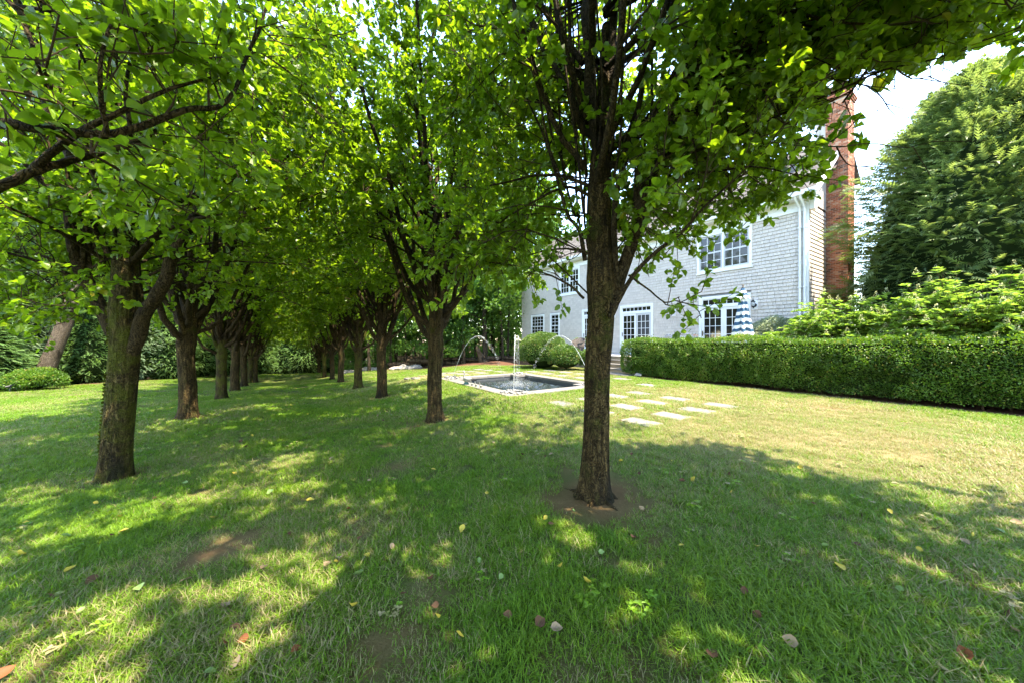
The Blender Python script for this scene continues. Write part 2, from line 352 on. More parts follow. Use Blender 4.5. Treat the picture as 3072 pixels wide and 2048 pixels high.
DRY = [(7.5, 0.5, 2.6), (10, 2.5, 2.2), (6.2, 2.6, 1.5), (9.3, 5.2, 1.6), (6.8, 5.0, 1.7), (9.5, 11, 1.8), (6.5, 14.2, 1.8), (4.4, 14, 1.3), (-7.0, 11.5, 2.2), (-9.5, 9.5, 2.5), (5.6, -1.2, 1.6), (8.5, -3, 3)]
def dry(V, U):
    d = np.zeros(len(V))
    for (a, b, r) in DRY: d += 0.62 * np.exp(-((V - a) ** 2 + (U - b) ** 2) / (r * r))
    d += 0.34 * fbm(np.stack([V * 0.9, U * 0.9, V * 0], 1), 3, 21) + 0.25 * vnoise(np.stack([V * 4, U * 4, V * 0], 1), 31)
    return np.clip(d * 0.6 + 0.19, 0, 1)
def axis(lo, a, b, hi, fine):
    c = np.arange(a, b + 1e-6, fine); o1 = []; x = a; st = fine
    while x > lo: st *= 1.25; x -= st; o1.append(x)
    o2 = []; x = b; st = fine
    while x < hi: st *= 1.25; x += st; o2.append(x)
    return np.concatenate([o1[::-1], c, o2])
gx = axis(-400, -12, 14, 400, 0.25); gy = axis(-300, -3, 24, 500, 0.25)
GX, GY = np.meshgrid(gx, gy); gV, gU = GX.ravel(), GY.ravel(); gz = ground(gV, gU)
near = (np.abs(gV) < 20) & (np.abs(gU) < 30); gz[near] += 0.012 * fbm(np.stack([gV[near] * 2.5, gU[near] * 2.5, gV[near] * 0], 1), 3, 2)
gz[(gV > PV0 + .13) & (gV < PV1 - .13) & (gU > PU0 + .13) & (gU < PU1 - .13)] = -1.2
gg = Geo().add(np.stack([gV, gU, gz], 1), sheet_faces(len(gy), len(gx)), soil(gV, gU))
n = N('lawn_soil')
s_at = n.attr('rnd'); dr = n.attr('dry'); bed = n.attr('bed')
base = n.mix(n.noise(3.0, 6, 0.6), (0.030, 0.055, 0.010), (0.060, 0.090, 0.018)); base = n.mix(dr, base, n.mix(n.noise(20, 4), (0.16, 0.125, 0.055), (0.26, 0.21, 0.11)))
so = n.mix(n.noise(9, 6, 0.65), (0.075, 0.042, 0.020), (0.19, 0.112, 0.055)); so = n.mix(n.ramp(n.noise(55, 3), [(0.6, (0, 0, 0)), (0.75, (.6, .6, .6))]), so, (0.26, 0.18, 0.10))
c = n.mix(s_at, base, so); mulch = n.mix(n.noise(40, 5, 0.7), (0.045, 0.022, 0.013), (0.14, 0.072, 0.045)); c = n.mix(bed, c, mulch)
M['lawn'] = n.done(n.bsdf(c, 0.95, 0.1, n.bump(n.noise(70, 5, 0.7), 0.8, 0.03)))
go = obj('ground', gg, mat=M['lawn'], kind='structure')
for nm, val in (('dry', dry(gV, gU)), ('bed', np.clip(-lawn_limit(gV, gU) * 2 + 0.4, 0, 1) + ((gV > 11.75) & (gU < 10.6) & (gU > -20)) * 1.0)):
    at = go.data.attributes.new(nm, 'FLOAT', 'POINT'); at.data.foreach_set('value', np.clip(val, 0, 1).astype(np.float32))

# ---------------------------------------------------------------- stepping slabs
SLABS = []
for a in (3.88, 4.95, 6.02):
    for b in (5.37, 6.30, 7.25, 8.21): SLABS.append((b, a))
for a in (13.5, 14.5, 15.5):
    for b in (4.45, 5.4, 6.35, 7.3, 8.25):
        if b > 5 or a < 15: SLABS.append((b, a))
for a in (8.5, 9.55, 10.6, 11.65, 12.7):
    for b in (9.55, 10.6): SLABS.append((b, a))
SLABS.append((9.9, 6.9))
n = N('limestone'); oi = n.new('ShaderNodeObjectInfo'); nf = n.math('ADD', n.math('MULTIPLY', n.noise(7, 6, 0.7), 1.3), n.math('SUBTRACT', n.math('MULTIPLY', oi.outputs['Random'], 0.5), 0.4)); M['stone'] = n.done(n.bsdf(n.mix(nf, (0.10, 0.093, 0.083), (0.19, 0.177, 0.158)), 0.85, 0.2, n.bump(n.noise(60, 4), 0.25, 0.006)))
def slab_geo(w, l, h, seed=0, bev=0.015):
    g = np.random.default_rng(seed); prof = []
    xs = np.concatenate([np.linspace(-w / 2, w / 2, 5)[:-1], np.full(4, w / 2), np.linspace(w / 2, -w / 2, 5)[:-1], np.full(4, -w / 2)])
    ys = np.concatenate([np.full(4, -l / 2), np.linspace(-l / 2, l / 2, 5)[:-1], np.full(4, l / 2), np.linspace(l / 2, -l / 2, 5)[:-1]])
    j = g.normal(size=(16, 2)) * 0.006; V = []
    for (sc_, zz) in ((1.0, -h), (1.0, -bev), (1 - 2 * bev / w, 0)): V += [(xs[k] * sc_ + j[k, 0], ys[k] * sc_ + j[k, 1], zz) for k in range(16)]
    V.append((0, 0, 0.001)); return Geo().add(V, grid_faces(3, 16), .5, 0, False).add(np.array(V[32:49]), [(k, (k + 1) % 16, 16) for k in range(16)], .5, 0, False)
SLAB_ME = [slab_geo(.46, .62, .07, k).mesh('stepping_slab', M['stone']) for k in range(3)]
ROWN = {3.88: 'nearest', 4.95: 'second', 6.02: 'third'}; COLN = {5.37: 'first', 6.30: 'second', 7.25: 'third', 8.21: 'last'}
ORD = ['first', 'second', 'third', 'fourth', 'fifth', 'sixth', 'seventh', 'eighth', 'ninth', 'tenth', 'eleventh', 'twelfth', 'thirteenth', 'fourteenth', 'fifteenth']
for k, (a, b) in enumerate(SLABS):
    if b in ROWN: lab = f'pale stepping slab on the lawn before the pool, {COLN[a]} from left in the {ROWN[b]} row'
    elif b > 13: lab = f'pale stepping slab beyond the pool, {ORD[[4.45, 5.4, 6.35, 7.3, 8.25].index(a)]} from left, {ORD[[13.5, 14.5, 15.5].index(b)]} row past the coping'
    elif b == 6.9: lab = 'lone pale stepping slab near the end of the clipped hedge'
    else: lab = f'pale stepping slab between pool and house, {"column beside pool" if a < 10 else "column nearer the house"}, {ORD[[8.5, 9.55, 10.6, 11.65, 12.7].index(b)]} from the front'
    obj('stepping_slab', SLAB_ME[k % 3], None, (a, b, g1(a, b) + 0.014), (0, 0, random.uniform(-.04, .04) + (math.pi if k % 2 else 0)), None, lab, 'stepping stone', 'stepping slabs set in the lawn')

# ---------------------------------------------------------------- grass (clumps instanced on points)
def clump(seed, n_bl, rad, hmin, hmax, wid):
    g = np.random.default_rng(seed); ge = Geo()
    for k in range(n_bl):
        a = g.uniform(0, 2 * math.pi); r = rad * math.sqrt(g.uniform()); h = g.uniform(hmin, hmax); w = wid * g.uniform(.7, 1.3)
        ln = g.uniform(.2, 1.3) * h; ba = g.uniform(0, 2 * math.pi); bd = np.array([math.cos(ba), math.sin(ba), 0]); sd = np.array([-bd[1], bd[0], 0]) * w
        p0 = np.array([math.cos(a) * r, math.sin(a) * r, -0.012]); p1 = p0 + bd * ln * .3 + (0, 0, h * .55); p2 = p0 + bd * ln + (0, 0, h * g.uniform(.65, 1.0))
        ge.add([p0 - sd, p0 + sd, p1 + sd * .8, p1 - sd * .8, p2], [(0, 1, 2), (0, 2, 3), (3, 2, 4)], g.uniform(), 0, False)
    return ge
n = N('grass_blade'); r_ = n.attr('rnd'); dI = n.attr('dry', 'INSTANCER'); rI = n.attr('tone', 'INSTANCER')
green = n.mix(rI, n.ramp(r_, [(0, (0.05, 0.13, 0.006)), (1, (0.105, 0.235, 0.011))]), n.ramp(r_, [(0, (0.08, 0.145, 0.008)), (1, (0.16, 0.26, 0.016))]))
straw = n.ramp(r_, [(0, (0.19, 0.155, 0.075)), (0.6, (0.29, 0.25, 0.14)), (1, (0.18, 0.20, 0.06))])
st = n.new('ShaderNodeMath', _operation='LESS_THAN'); n.link(n.math('FRACT', n.math('MULTIPLY', r_, 7.31)), st.inputs[0]); n.link(dI, st.inputs[1])
c = n.mix(st.outputs[0], green, straw); d = n.bsdf(c, 0.5, 0.3); t = n.new('ShaderNodeBsdfTranslucent'); n.link(n.mix(1.0, c, (1.7, 1.7, 1.0), 'MULTIPLY'), t.inputs['Color'])
mx = n.new('ShaderNodeMixShader'); mx.inputs[0].default_value = 0.32; n.link(d, mx.inputs[1]); n.link(t.outputs[0], mx.inputs[2]); M['grass'] = n.done(mx.outputs[0])
src = bpy.data.collections.new('grass_clumps')
for k in range(8): src.objects.link(bpy.data.objects.new('clump%d' % k, clump(k, 46, .085, .022, .072, .0021).mesh('clump', M['grass'])))
for k in range(4): src.objects.link(bpy.data.objects.new('far%d' % k, clump(50 + k, 60, .19, .03, .075, .0045).mesh('clump', M['grass'])))
for k in range(2):
    ge = Geo(); g = np.random.default_rng(80 + k)
    for q in range(7):
        a = g.uniform(0, 6.28); r = .07 * math.sqrt(g.uniform()); b = np.array([math.cos(a) * r, math.sin(a) * r, g.uniform(.02, .05)])
        P = np.repeat(b[None], 3, 0); an = g.uniform(0, 6.28) + np.arange(3) * 2.09; D = np.stack([np.cos(an), np.sin(an), np.full(3, .15)], 1)
        scatter(ge, T4, P, D, np.tile([[0, 0, 1.0]], (3, 1)) + g.normal(size=(3, 3)) * .2, .026, np.full(3, g.uniform(.4, 1)))
    src.objects.link(bpy.data.objects.new('weed%d' % k, ge.mesh('weed', M['grass'])))
g = np.random.default_rng(5); PT = []
def sample(zlo, zhi, sp, kind):
    ar = 0.5 * (zhi ** 2 - zlo ** 2) * 5.0; m = int(ar / (sp * sp)); z = np.sqrt(g.uniform(zlo ** 2, zhi ** 2, m)); X = z * g.uniform(-2.5, 2.5, m)
    PT.append(np.stack([X * CS + z * SN, -X * SN + z * CS, np.full(m, kind)], 1))
sample(0.7, 3.6, .05, 0); sample(3.6, 7.0, .07, 0); sample(7.0, 12.5, .13, 1); sample(12.5, 34, .23, 1); sample(1.2, 7, .8, 2)
m = 9000; PT.append(np.stack([g.uniform(-6, 11.8, m), g.uniform(-6, .6, m), np.ones(m)], 1)); m = 3000; PT.append(np.stack([g.uniform(-3, 6, m), g.uniform(-3, 1.2, m), np.zeros(m)], 1))
PT = np.concatenate(PT); pV, pU, pK = PT[:, 0], PT[:, 1], PT[:, 2]
keep = lawn_limit(pV, pU) > 0.05
keep &= ~((pV > PV0 - .03) & (pV < PV1 + .03) & (pU > PU0 - .03) & (pU < PU1 + .03))
keep &= ~((pV > 11.8) & (pU < 10.6)); keep &= ~((pV > 11.3) & (pU > 8.9) & (pU < 11.0)); keep &= ~(pV > 12.9) & ~((pV > 11.9) & (pU > 10.6))
for (a, b) in SLABS: keep &= ~((np.abs(pV - a) < np.where(pK == 1, .25, .205)) & (np.abs(pU - b) < np.where(pK == 1, .33, .285)))
sv = soil(pV, pU); keep &= (g.uniform(size=len(pV)) > sv * 0.9)
p = treeR[0]; q = np.hypot(pV - p[0], pU - p[1]); keep &= (q > .30) & ((q > .62) | (g.uniform(size=len(pV)) < (q - .25) * 1.6))
for p in treeR + treeL: keep &= np.hypot(pV - p[0], pU - p[1]) > 0.19
pV, pU, pK, sv = pV[keep], pU[keep], pK[keep], sv[keep]; m = len(pV)
me = bpy.data.meshes.new('grass'); me.vertices.add(m); me.vertices.foreach_set('co', np.stack([pV, pU, ground(pV, pU)], 1).astype(np.float32).ravel())
idx = np.where(pK == 0, g.integers(0, 8, m), np.where(pK == 1, 8 + g.integers(0, 4, m), 12 + g.integers(0, 2, m))).astype(np.int32)
nz = vnoise(np.stack([pV * 1.7, pU * 1.7, pV * 0], 1), 44)
for nm, typ, val in (('idx', 'INT', idx), ('scl', 'FLOAT', (g.uniform(.7, 1.25, m) * (1 + .22 * nz) * (1 - .45 * sv)).astype(np.float32)),
                     ('dry', 'FLOAT', np.clip(dry(pV, pU) + .35 * sv, 0, .95).astype(np.float32)), ('tone', 'FLOAT', np.clip(.5 + .4 * nz + g.normal(size=m) * .2, 0, 1).astype(np.float32)), ('yaw', 'FLOAT', g.uniform(0, 6.28, m).astype(np.float32))):
    at = me.attributes.new(nm, typ, 'POINT'); at.data.foreach_set('value', val)
me.materials.append(M['grass']); me.update()
grass = obj('grass', me, kind='stuff', label='mown green and straw coloured lawn grass', cat='grass')
ng = bpy.data.node_groups.new('grass_points', 'GeometryNodeTree')
ng.interface.new_socket('Geometry', in_out='INPUT', socket_type='NodeSocketGeometry'); ng.interface.new_socket('Geometry', in_out='OUTPUT', socket_type='NodeSocketGeometry')
gi, gout = ng.nodes.new('NodeGroupInput'), ng.nodes.new('NodeGroupOutput'); mp = ng.nodes.new('GeometryNodeMeshToPoints'); iop = ng.nodes.new('GeometryNodeInstanceOnPoints')
ci = ng.nodes.new('GeometryNodeCollectionInfo'); ci.inputs['Collection'].default_value = src; ci.inputs['Separate Children'].default_value = True; ci.inputs['Reset Children'].default_value = True
def nattr(nm, typ):
    q = ng.nodes.new('GeometryNodeInputNamedAttribute'); q.data_type = typ; q.inputs['Name'].default_value = nm; return q.outputs['Attribute']
cx = ng.nodes.new('ShaderNodeCombineXYZ'); ng.links.new(nattr('yaw', 'FLOAT'), cx.inputs['Z']); er = ng.nodes.new('FunctionNodeEulerToRotation'); ng.links.new(cx.outputs[0], er.inputs[0])
ng.links.new(gi.outputs[0], mp.inputs['Mesh']); ng.links.new(mp.outputs['Points'], iop.inputs['Points']); ng.links.new(ci.outputs[0], iop.inputs['Instance'])
iop.inputs['Pick Instance'].default_value = True; ng.links.new(nattr('idx', 'INT'), iop.inputs['Instance Index']); ng.links.new(er.outputs[0], iop.inputs['Rotation']); ng.links.new(nattr('scl', 'FLOAT'), iop.inputs['Scale'])
ng.links.new(iop.outputs['Instances'], gout.inputs[0])
md = grass.modifiers.new('grass', 'NODES'); md.node_group = ng

# ================================================================ FOUNTAIN POOL
M['pool_tile'] = plain('pool_tile', (0.06, 0.065, 0.068), 0.5, 0.4, 0.2, 8)
fp = thing('fountain_pool', 'rectangular sunken fountain pool with pale stone coping and dark lining', 'pool', (0, 0, 0))
CZ = 0.035; cw = 0.42; cb = 0.86
def coping(a, b): 
    ge = Geo(); ge.box((a[0] + .003, a[1] + .003, -.06), (b[0] - .003, b[1] - .003, CZ)); o = obj('coping_slab', ge, fp, mat=M['stone'])
    bv = o.modifiers.new('bevel', 'BEVEL'); bv.width = .012; bv.segments = 2
for (a, b) in (((PV0, PU0), (PV0 + cb, PU0 + cb)), ((PV1 - cb, PU0), (PV1, PU0 + cb)), ((PV0, PU1 - cb), (PV0 + cb, PU1)), ((PV1 - cb, PU1 - cb), (PV1, PU1))): coping(a, b)
def cuts(a, b, k): q = np.linspace(a, b, k + 1); return list(zip(q[:-1], q[1:]))
for (a, b) in cuts(PU0 + cb, PU1 - cb, 3): coping((PV0, a), (PV0 + cw, b)); coping((PV1 - cw, a), (PV1, b))
for (a, b) in cuts(PV0 + cb, PV1 - cb, 2): coping((a, PU0), (b, PU0 + cw)); coping((a, PU1 - cw), (b, PU1))
a, b, c_, d_ = PV0 + .03, PV1 - .03, PU0 + .03, PU1 - .03; i1, i2 = cw - .03 - .02, cb - .03 - .02
poly = [(a + i2, c_ + i1), (b - i2, c_ + i1), (b - i2, c_ + i2), (b - i1, c_ + i2), (b - i1, d_ - i2), (b - i2, d_ - i2), (b - i2, d_ - i1), (a + i2, d_ - i1), (a + i2, d_ - i2), (a + i1, d_ - i2), (a + i1, c_ + i2), (a + i2, c_ + i2)]
ge = Geo(); V = [(x, y, -.9) for x, y in poly] + [(x, y, -.06) for x, y in poly]; ge.add(V, [((k + 1) % 12, k, 12 + k, 12 + (k + 1) % 12) for k in range(12)], .5, 0, False)
ge.add([(PV0 + .1, PU0 + .1, -.9), (PV1 - .1, PU0 + .1, -.9), (PV1 - .1, PU1 - .1, -.9), (PV0 + .1, PU1 - .1, -.9)], [(0, 1, 2, 3)], .5, 0, False)
obj('pool_wall', ge, fp, mat=M['pool_tile'])
ge = Geo(); ge.box((PV0 + 1.15, PU1 - cw - .022, -.11), (PV0 + 1.45, PU1 - cw + .05, -.068)); obj('skimmer', ge, fp, mat=plain('black_plastic', (.012, .012, .013), .5))
n = N('pool_water'); hgt = n.noise(7, 4, 0.6, vec=n.pos())
wv = n.bsdf((0.012, 0.018, 0.020), 0.06, 0.6, n.bump(hgt, 0.35, 0.05), IOR=1.33); M['water'] = n.done(wv)
wx = np.linspace(PV0 + .35, PV1 - .35, 90); wy = np.linspace(PU0 + .35, PU1 - .35, 110); WX, WY = np.meshgrid(wx, wy); PC = ((PV0 + PV1) / 2, (PU0 + PU1) / 2)
rr = np.hypot(WX - PC[0], WY - PC[1]); am = np.exp(-(rr / 1.1) ** 2)
wz = -.16 + .014 * np.sin(rr * 21) * np.exp(-rr / 1.2) + (.012 + .045 * am) * fbm(np.stack([WX.ravel() * 7, WY.ravel() * 7, WX.ravel() * 0], 1), 3, 8).reshape(WX.shape)
obj('pool_water', Geo().add(np.stack([WX.ravel(), WY.ravel(), wz.ravel()], 1), sheet_faces(110, 90)), mat=M['water'], kind='structure')
n = N('spray_water'); M['spray'] = n.done(n.bsdf((0.75, 0.79, 0.81), 0.12, 0.6, None, Transmission__Weight=0.6, IOR=1.33))
ico = None
def droplets(ge, P, S):
    V0 = np.array([(0, 0, 1.2), (.9, 0, 0), (0, .9, 0), (-.9, 0, 0), (0, -.9, 0), (0, 0, -1.2)]); F0 = np.array([(0, 1, 2), (0, 2, 3), (0, 3, 4), (0, 4, 1), (5, 2, 1), (5, 3, 2), (5, 4, 3), (5, 1, 4)])
    V = P[:, None, :] + V0[None] * S[:, None, None]; ge.add(V.reshape(-1, 3), ((np.arange(len(P)) * 6)[:, None, None] + F0[None]).reshape(-1, 3))
JN = [('near', (PV0 + .42, PU0 + .42)), ('left', (PV0 + .42, PU1 - .42)), ('far', (PV1 - .42, PU1 - .42)), ('right', (PV1 - .42, PU0 + .42))]
for k, (nm, c0) in enumerate(JN):
    gr = np.random.default_rng(60 + k); c0 = np.array(c0); d = np.array(PC) - c0; d = d * 0.86; t = np.linspace(0, 1, 46)
    P = np.stack([c0[0] + d[0] * t, c0[1] + d[1] * t, .05 + 4 * 1.66 * t * (1 - t) - .2 * t], 1); P += gr.normal(size=P.shape) * (t * .010)[:, None]
    jt = thing('water_jet', f'thin arching jet of water rising from the {nm} corner of the pool', 'water jet', (c0[0], c0[1], CZ), 0, 'fountain jets'); o0 = np.array(jt.location)
    ge = Geo(); br = int(46 * .62); ge.tube(P[:br] - o0, (.0075 + .004 * t[:br]) * (1 + .3 * gr.normal(size=br).clip(-1, 1)), 5); obj('stream', ge, jt, mat=M['spray'])
    m = 330; tt = gr.uniform(.25, 1, m) ** .7; Q = np.stack([np.interp(tt, t, P[:, q]) for q in range(3)], 1) + gr.normal(size=(m, 3)) * (.004 + .035 * tt ** 2)[:, None]; Q[:, 2] -= gr.uniform(0, .12, m) * tt
    ge = Geo(); droplets(ge, Q - o0, gr.uniform(.003, .011, m)); obj('droplets', ge, jt, mat=M['spray'], kind='stuff')
gr = np.random.default_rng(66); m = 1900; a = gr.uniform(0, 6.28, m); r = np.abs(gr.normal(size=m)) * .48; Q = np.stack([PC[0] + np.cos(a) * r, PC[1] + np.sin(a) * r, -.15 + np.abs(gr.normal(size=m)) * .13 * np.exp(-r)], 1); Q[:, :2] += gr.normal(size=(m, 2)) * .1
ge = Geo(); droplets(ge, Q, gr.uniform(.003, .0095, m)); obj('splash', ge, mat=M['spray'], kind='stuff', label='white splash of drops where the jets meet the water', cat='water')
# pebbles at the coping corners
def pebble_mesh(seed, mat):
    import bmesh
    bm = bmesh.new(); bmesh.ops.create_icosphere(bm, subdivisions=2, radius=1); gr = np.random.default_rng(seed)
    co = np.array([v.co for v in bm.verts]); s_ = 1 + .16 * vnoise(co * 1.3 + seed * 7, seed); 
    for v, k in zip(bm.verts, s_): v.co = v.co * k; v.co.z *= .62; v.co.y *= .8
    me = bpy.data.meshes.new('pebble'); bm.to_mesh(me); bm.free(); me.materials.append(mat); me.polygons.foreach_set('use_smooth', [True] * len(me.polygons)); return me
PM = [pebble_mesh(k, plain('pebble_%d' % k, col, .55, .35, .15, 3)) for k, col in enumerate([(.12, .125, .125), (.06, .064, .066), (.17, .165, .155), (.24, .235, .22), (.09, .094, .098)])]
for k, (nm, c0) in enumerate(JN):
    pp = thing('pebble_pile', f'ring of grey river pebbles round the jet at the {nm} corner of the pool', 'pebbles', (c0[0], c0[1], CZ), 0, 'pebble piles at the pool corners')
    gr = np.random.default_rng(70 + k); m = 34; pts = []
    for q in range(m):
        a = gr.uniform(0, 6.28); r = .36 * math.sqrt(gr.uniform(.02, 1)); s_ = gr.uniform(.032, .06); z = s_ * .5 + (0.03 if r < .2 and q > 18 else 0)
        obj('pebble', PM[gr.integers(0, 5)], pp, (math.cos(a) * r, math.sin(a) * r, z), (gr.uniform(-.3, .3), gr.uniform(-.3, .3), gr.uniform(0, 6.28)), s_)
# goose and goslings on the coping (painted garden statues)
M['goose'] = plain('goose_paint', (0.22, 0.215, 0.20), .6, .3, .12, 14); M['teal'] = plain('teal_paint', (.05, .13, .14), .6, .3); M['beak'] = plain('beak_paint', (.30, .22, .12), .6)
def loft(ge, P, ry, rz, n=14, mat=0):
    P = np.asarray(P, float); T = norm(np.gradient(P, axis=0)); S = np.tile([[0, 1.0, 0]], (len(P), 1)); B = np.cross(T, S); a = np.arange(n) / n * 2 * math.pi
    V = P[:, None] + np.cos(a)[None, :, None] * S[:, None] * np.asarray(ry)[:, None, None] + np.sin(a)[None, :, None] * B[:, None] * np.asarray(rz)[:, None, None]
    ge.add(V.reshape(-1, 3), grid_faces(len(P), n), .5, mat)
def goose(name, label, loc, rot, s, group=None, teal=True):
    t = thing(name, label, 'statue', loc, rot, group)
    ge = Geo(); P = np.array([(-.50, 0, .42), (-.44, 0, .41), (-.34, 0, .37), (-.22, 0, .34), (-.08, 0, .33), (.06, 0, .345), (.16, 0, .39), (.205, 0, .48), (.20, 0, .58), (.185, 0, .68), (.185, 0, .77), (.20, 0, .845), (.235, 0, .89), (.28, 0, .895), (.315, 0, .885), (.325, 0, .88)])
    ry = [.004, .04, .10, .155, .185, .175, .125, .075, .055, .047, .045, .055, .066, .060, .038, .004]; rz = [.004, .03, .08, .15, .19, .19, .15, .09, .06, .05, .046, .055, .064, .056, .036, .004]
    n_ = 46; f = lambda A: smooth(np.stack([np.asarray(A)] * 3, 1), n_)[:, 0]; loft(ge, smooth(P, n_) * s, f(ry) * s, f(rz) * s, 16); obj('body', ge, t, mat=M['goose'])
    ge = Geo(); loft(ge, np.array([(.30, 0, .885), (.36, 0, .872), (.40, 0, .865), (.425, 0, .862)]) * s, np.array([.035, .03, .026, .004]) * s, np.array([.03, .02, .012, .003]) * s, 10); obj('beak', ge, t, mat=M['beak'])
    for sg in (-1, 1):
        ge = Geo(); loft(ge, np.array([(-.46, sg * .09, .40), (-.36, sg * .135, .38), (-.20, sg * .172, .37), (-.04, sg * .172, .38), (.06, sg * .15, .40), (.09, sg * .13, .41)]) * s, np.array([.004, .025, .035, .04, .03, .004]) * s, np.array([.02, .07, .11, .12, .08, .01]) * s, 10); obj('wing', ge, t, mat=M['goose'])
    ge = Geo(); ge.lathe([(.001, .19 * s), (.11 * s, .19 * s), (.15 * s, .12 * s), (.19 * s, .05 * s), (.19 * s, 0), (.001, 0)], 16); obj('base', ge, t, mat=M['teal'] if teal else M['goose']); return t
def on_coping(x, y): q = gpix(x, y, CZ); return (max(PV0 + .1, min(q[0], PV0 + cw - .1)), q[1], CZ)
goose('goose_statue', 'white garden goose statue on a teal base on the pool coping', on_coping(1388, 1152), math.radians(112), .46)
for k, (x, y) in enumerate([(1406, 1156), (1417, 1159), (1440, 1162)]):
    goose('gosling_statue', ['small white gosling statue right beside the goose on the coping', 'small white gosling statue in the middle of the three goslings', 'small white gosling statue last in line, farthest from the goose'][k], on_coping(x, y), math.radians(112 + [10, -14, 6][k]), .165, 'goslings following the goose', False)

# ================================================================ HOUSE
VH = 16.0; PZ = 0.74
def fU(x): return (rowz(x, VH) - VH * SN) / CS
def fH(x, y): return EYE + (HZ - y) / F * rowz(x, VH)
HU0, HU1 = fU(2423), fU(1566); WT = 6.25; HV1 = 21.3
n = N('shingle_paint'); nf = n.noise(1.2, 4, vec=n.pos()); rc = n.ramp(n.attr(), [(0, (.53, .47, .415)), (.5, (.57, .507, .448)), (1, (.61, .543, .48))]); grain = n.noise(60, 3, stretch=(1, 1, .08), vec=n.pos())
M['shingle'] = n.done(n.bsdf(n.mix(nf, n.mix(1.0, rc, (.93, .93, .93), 'MULTIPLY'), rc), .75, .2, n.bump(grain, .35, .004)))
M['white'] = plain('white_trim', (0.76, 0.76, 0.75), .45, .35, .03, 3); M['back'] = plain('wall_backing', (.22, .215, .21), .9, .1)
n = N('window_glass'); M['glass'] = n.done(n.bsdf((0.018, 0.017, 0.014), 0.04, 0.55)); M['screen'] = plain('screen_mesh', (.055, .055, .055), .6, .2); M['sash'] = plain('sash_grey', (.50, .50, .50), .5, .3, .04); M['metal'] = plain('dark_metal', (.02, .02, .021), .45, .4, .2, 8)
house = thing('house', 'two storey grey shingled house with white trim behind the hedge', 'house', (VH, HU0, PZ))
def H(V, U, Z): return (V - VH, U - HU0, Z - PZ)
def hbox(ge, a, b, mat=0): return ge.box(H(*a), H(*b), mat)
ge = Geo(); hbox(ge, (VH + .02, HU0 + .02, -.3), (HV1, HU1, 6.6)); 
rz_ = 6.62; rid = 19.55; ridz = rz_ + (rid - 15.55) * .84
ge.add([H(VH + .02, HU0 + .02, 6.5), H(HV1, HU0 + .02, 6.5), H(rid, HU0 + .02, ridz - .15), H(VH + .02, HU1, 6.5), H(HV1, HU1, 6.5), H(rid, HU1, ridz - .15), H(HV1, HU0 + .02, 8.3), H(HV1, HU1, 8.3)], [(0, 1, 2), (3, 5, 4), (1, 6, 2), (4, 5, 7)], .5, 0, False)
obj('wall', ge, house, mat=M['back'])
# openings on the garden front: (u0, u1, z0, z1) outer edge of the casing
W2 = (fU(2257), fU(2092), 4.50, WT); DR = (fU(2253), fU(2098), PZ, 3.41); DL = (fU(1960), fU(1861), PZ, 3.38); DM = (fU(1800), fU(1747), PZ, 3.38)
WA = (fU(1634), fU(1593.7), 1.55, 3.34); WB = (fU(1680), fU(1651), 1.55, 3.34)
W3 = (fU(1985), fU(1898), 4.50, WT); W4 = (fU(1740), fU(1680), 4.50, WT)
OPEN = [W2, DR, DL, DM, WA, WB, W4]
ex = .138; rng = np.random.default_rng(12); SH = []
rows = int((WT - .62) / ex) + 1
for r in range(rows):
    z0 = .62 + r * ex; z1 = min(z0 + ex + .03, WT); u = HU0 + .14 - rng.uniform(0, .12)
    while u < HU1:
        w = rng.uniform(.09, .23); a, b = max(u, HU0 + .14), min(u + w - .007, HU1); u += w
        segs = [(a, b)]
        for (o0, o1, q0, q1) in OPEN:
            if z0 + ex > q0 and z0 < q1: segs = [s2 for (s0, s1) in segs for s2 in ((s0, min(s1, o0)), (max(s0, o1), s1)) if s2[1] - s2[0] > .01]
        for (s0, s1) in segs: SH.append((s0, s1, z0, z1, rng.uniform(), rng.uniform(-.002, .003)))
def shingle(ge, s0, s1, z0, z1, rn, o):
    x0, x1 = VH - .036 - o, VH - .002
    ge.add([H(x0, s0, z0), H(x0, s1, z0), H(VH + .012, s1, z0), H(VH + .012, s0, z0), H(x1, s0, z1), H(x1, s1, z1), H(VH + .012, s1, z1), H(VH + .012, s0, z1)], BOXF[:, ::-1], rn, 0, False)
scr = sorted(range(len(SH)), key=lambda k: -((SH[k][1] - SH[k][0] > .09) and SH[k][2] > 3.5 and SH[k][2] < 5.9) * 100 + SH[k][0])
ind = set(scr[:300]); ge = Geo()
for k, s_ in enumerate(SH):
    if k in ind:
        g2 = Geo(); shingle(g2, *s_); obj('shingle', g2, house, mat=M['shingle'])
    else: shingle(ge, *s_)
obj('shingle_field', ge, house, mat=M['shingle'], kind='stuff')
# lap siding on the gable end
for r in range(int((6.6 - .3) / .155)):
    z0 = .3 + r * .155; ge = Geo(); x0, x1 = VH + .03, HV1
    ge.add([H(x0, HU0 - .028, z0), H(x1, HU0 - .028, z0), H(x1, HU0 + .015, z0), H(x0, HU0 + .015, z0), H(x0, HU0 - .004, z0 + .175), H(x1, HU0 - .004, z0 + .175), H(x1, HU0 + .015, z0 + .175), H(x0, HU0 + .015, z0 + .175)], BOXF, rng.uniform(), 0, False)
    obj('clapboard', ge, house, mat=M['shingle'])
for r in range(27):
    z0 = 6.6 + r * .155; zt = z0 + .16; a0 = 15.9 + (zt - 6.4) / .84; a1 = min(HV1, 2 * rid - 15.9 - (zt - 6.4) / .84)
    if a1 - a0 < .3: break
    ge = Geo(); hbox(ge, (a0, HU0 - .02, z0), (a1, HU0 + .015, z0 + .15)); obj('clapboard', ge, house, mat=M['shingle'])
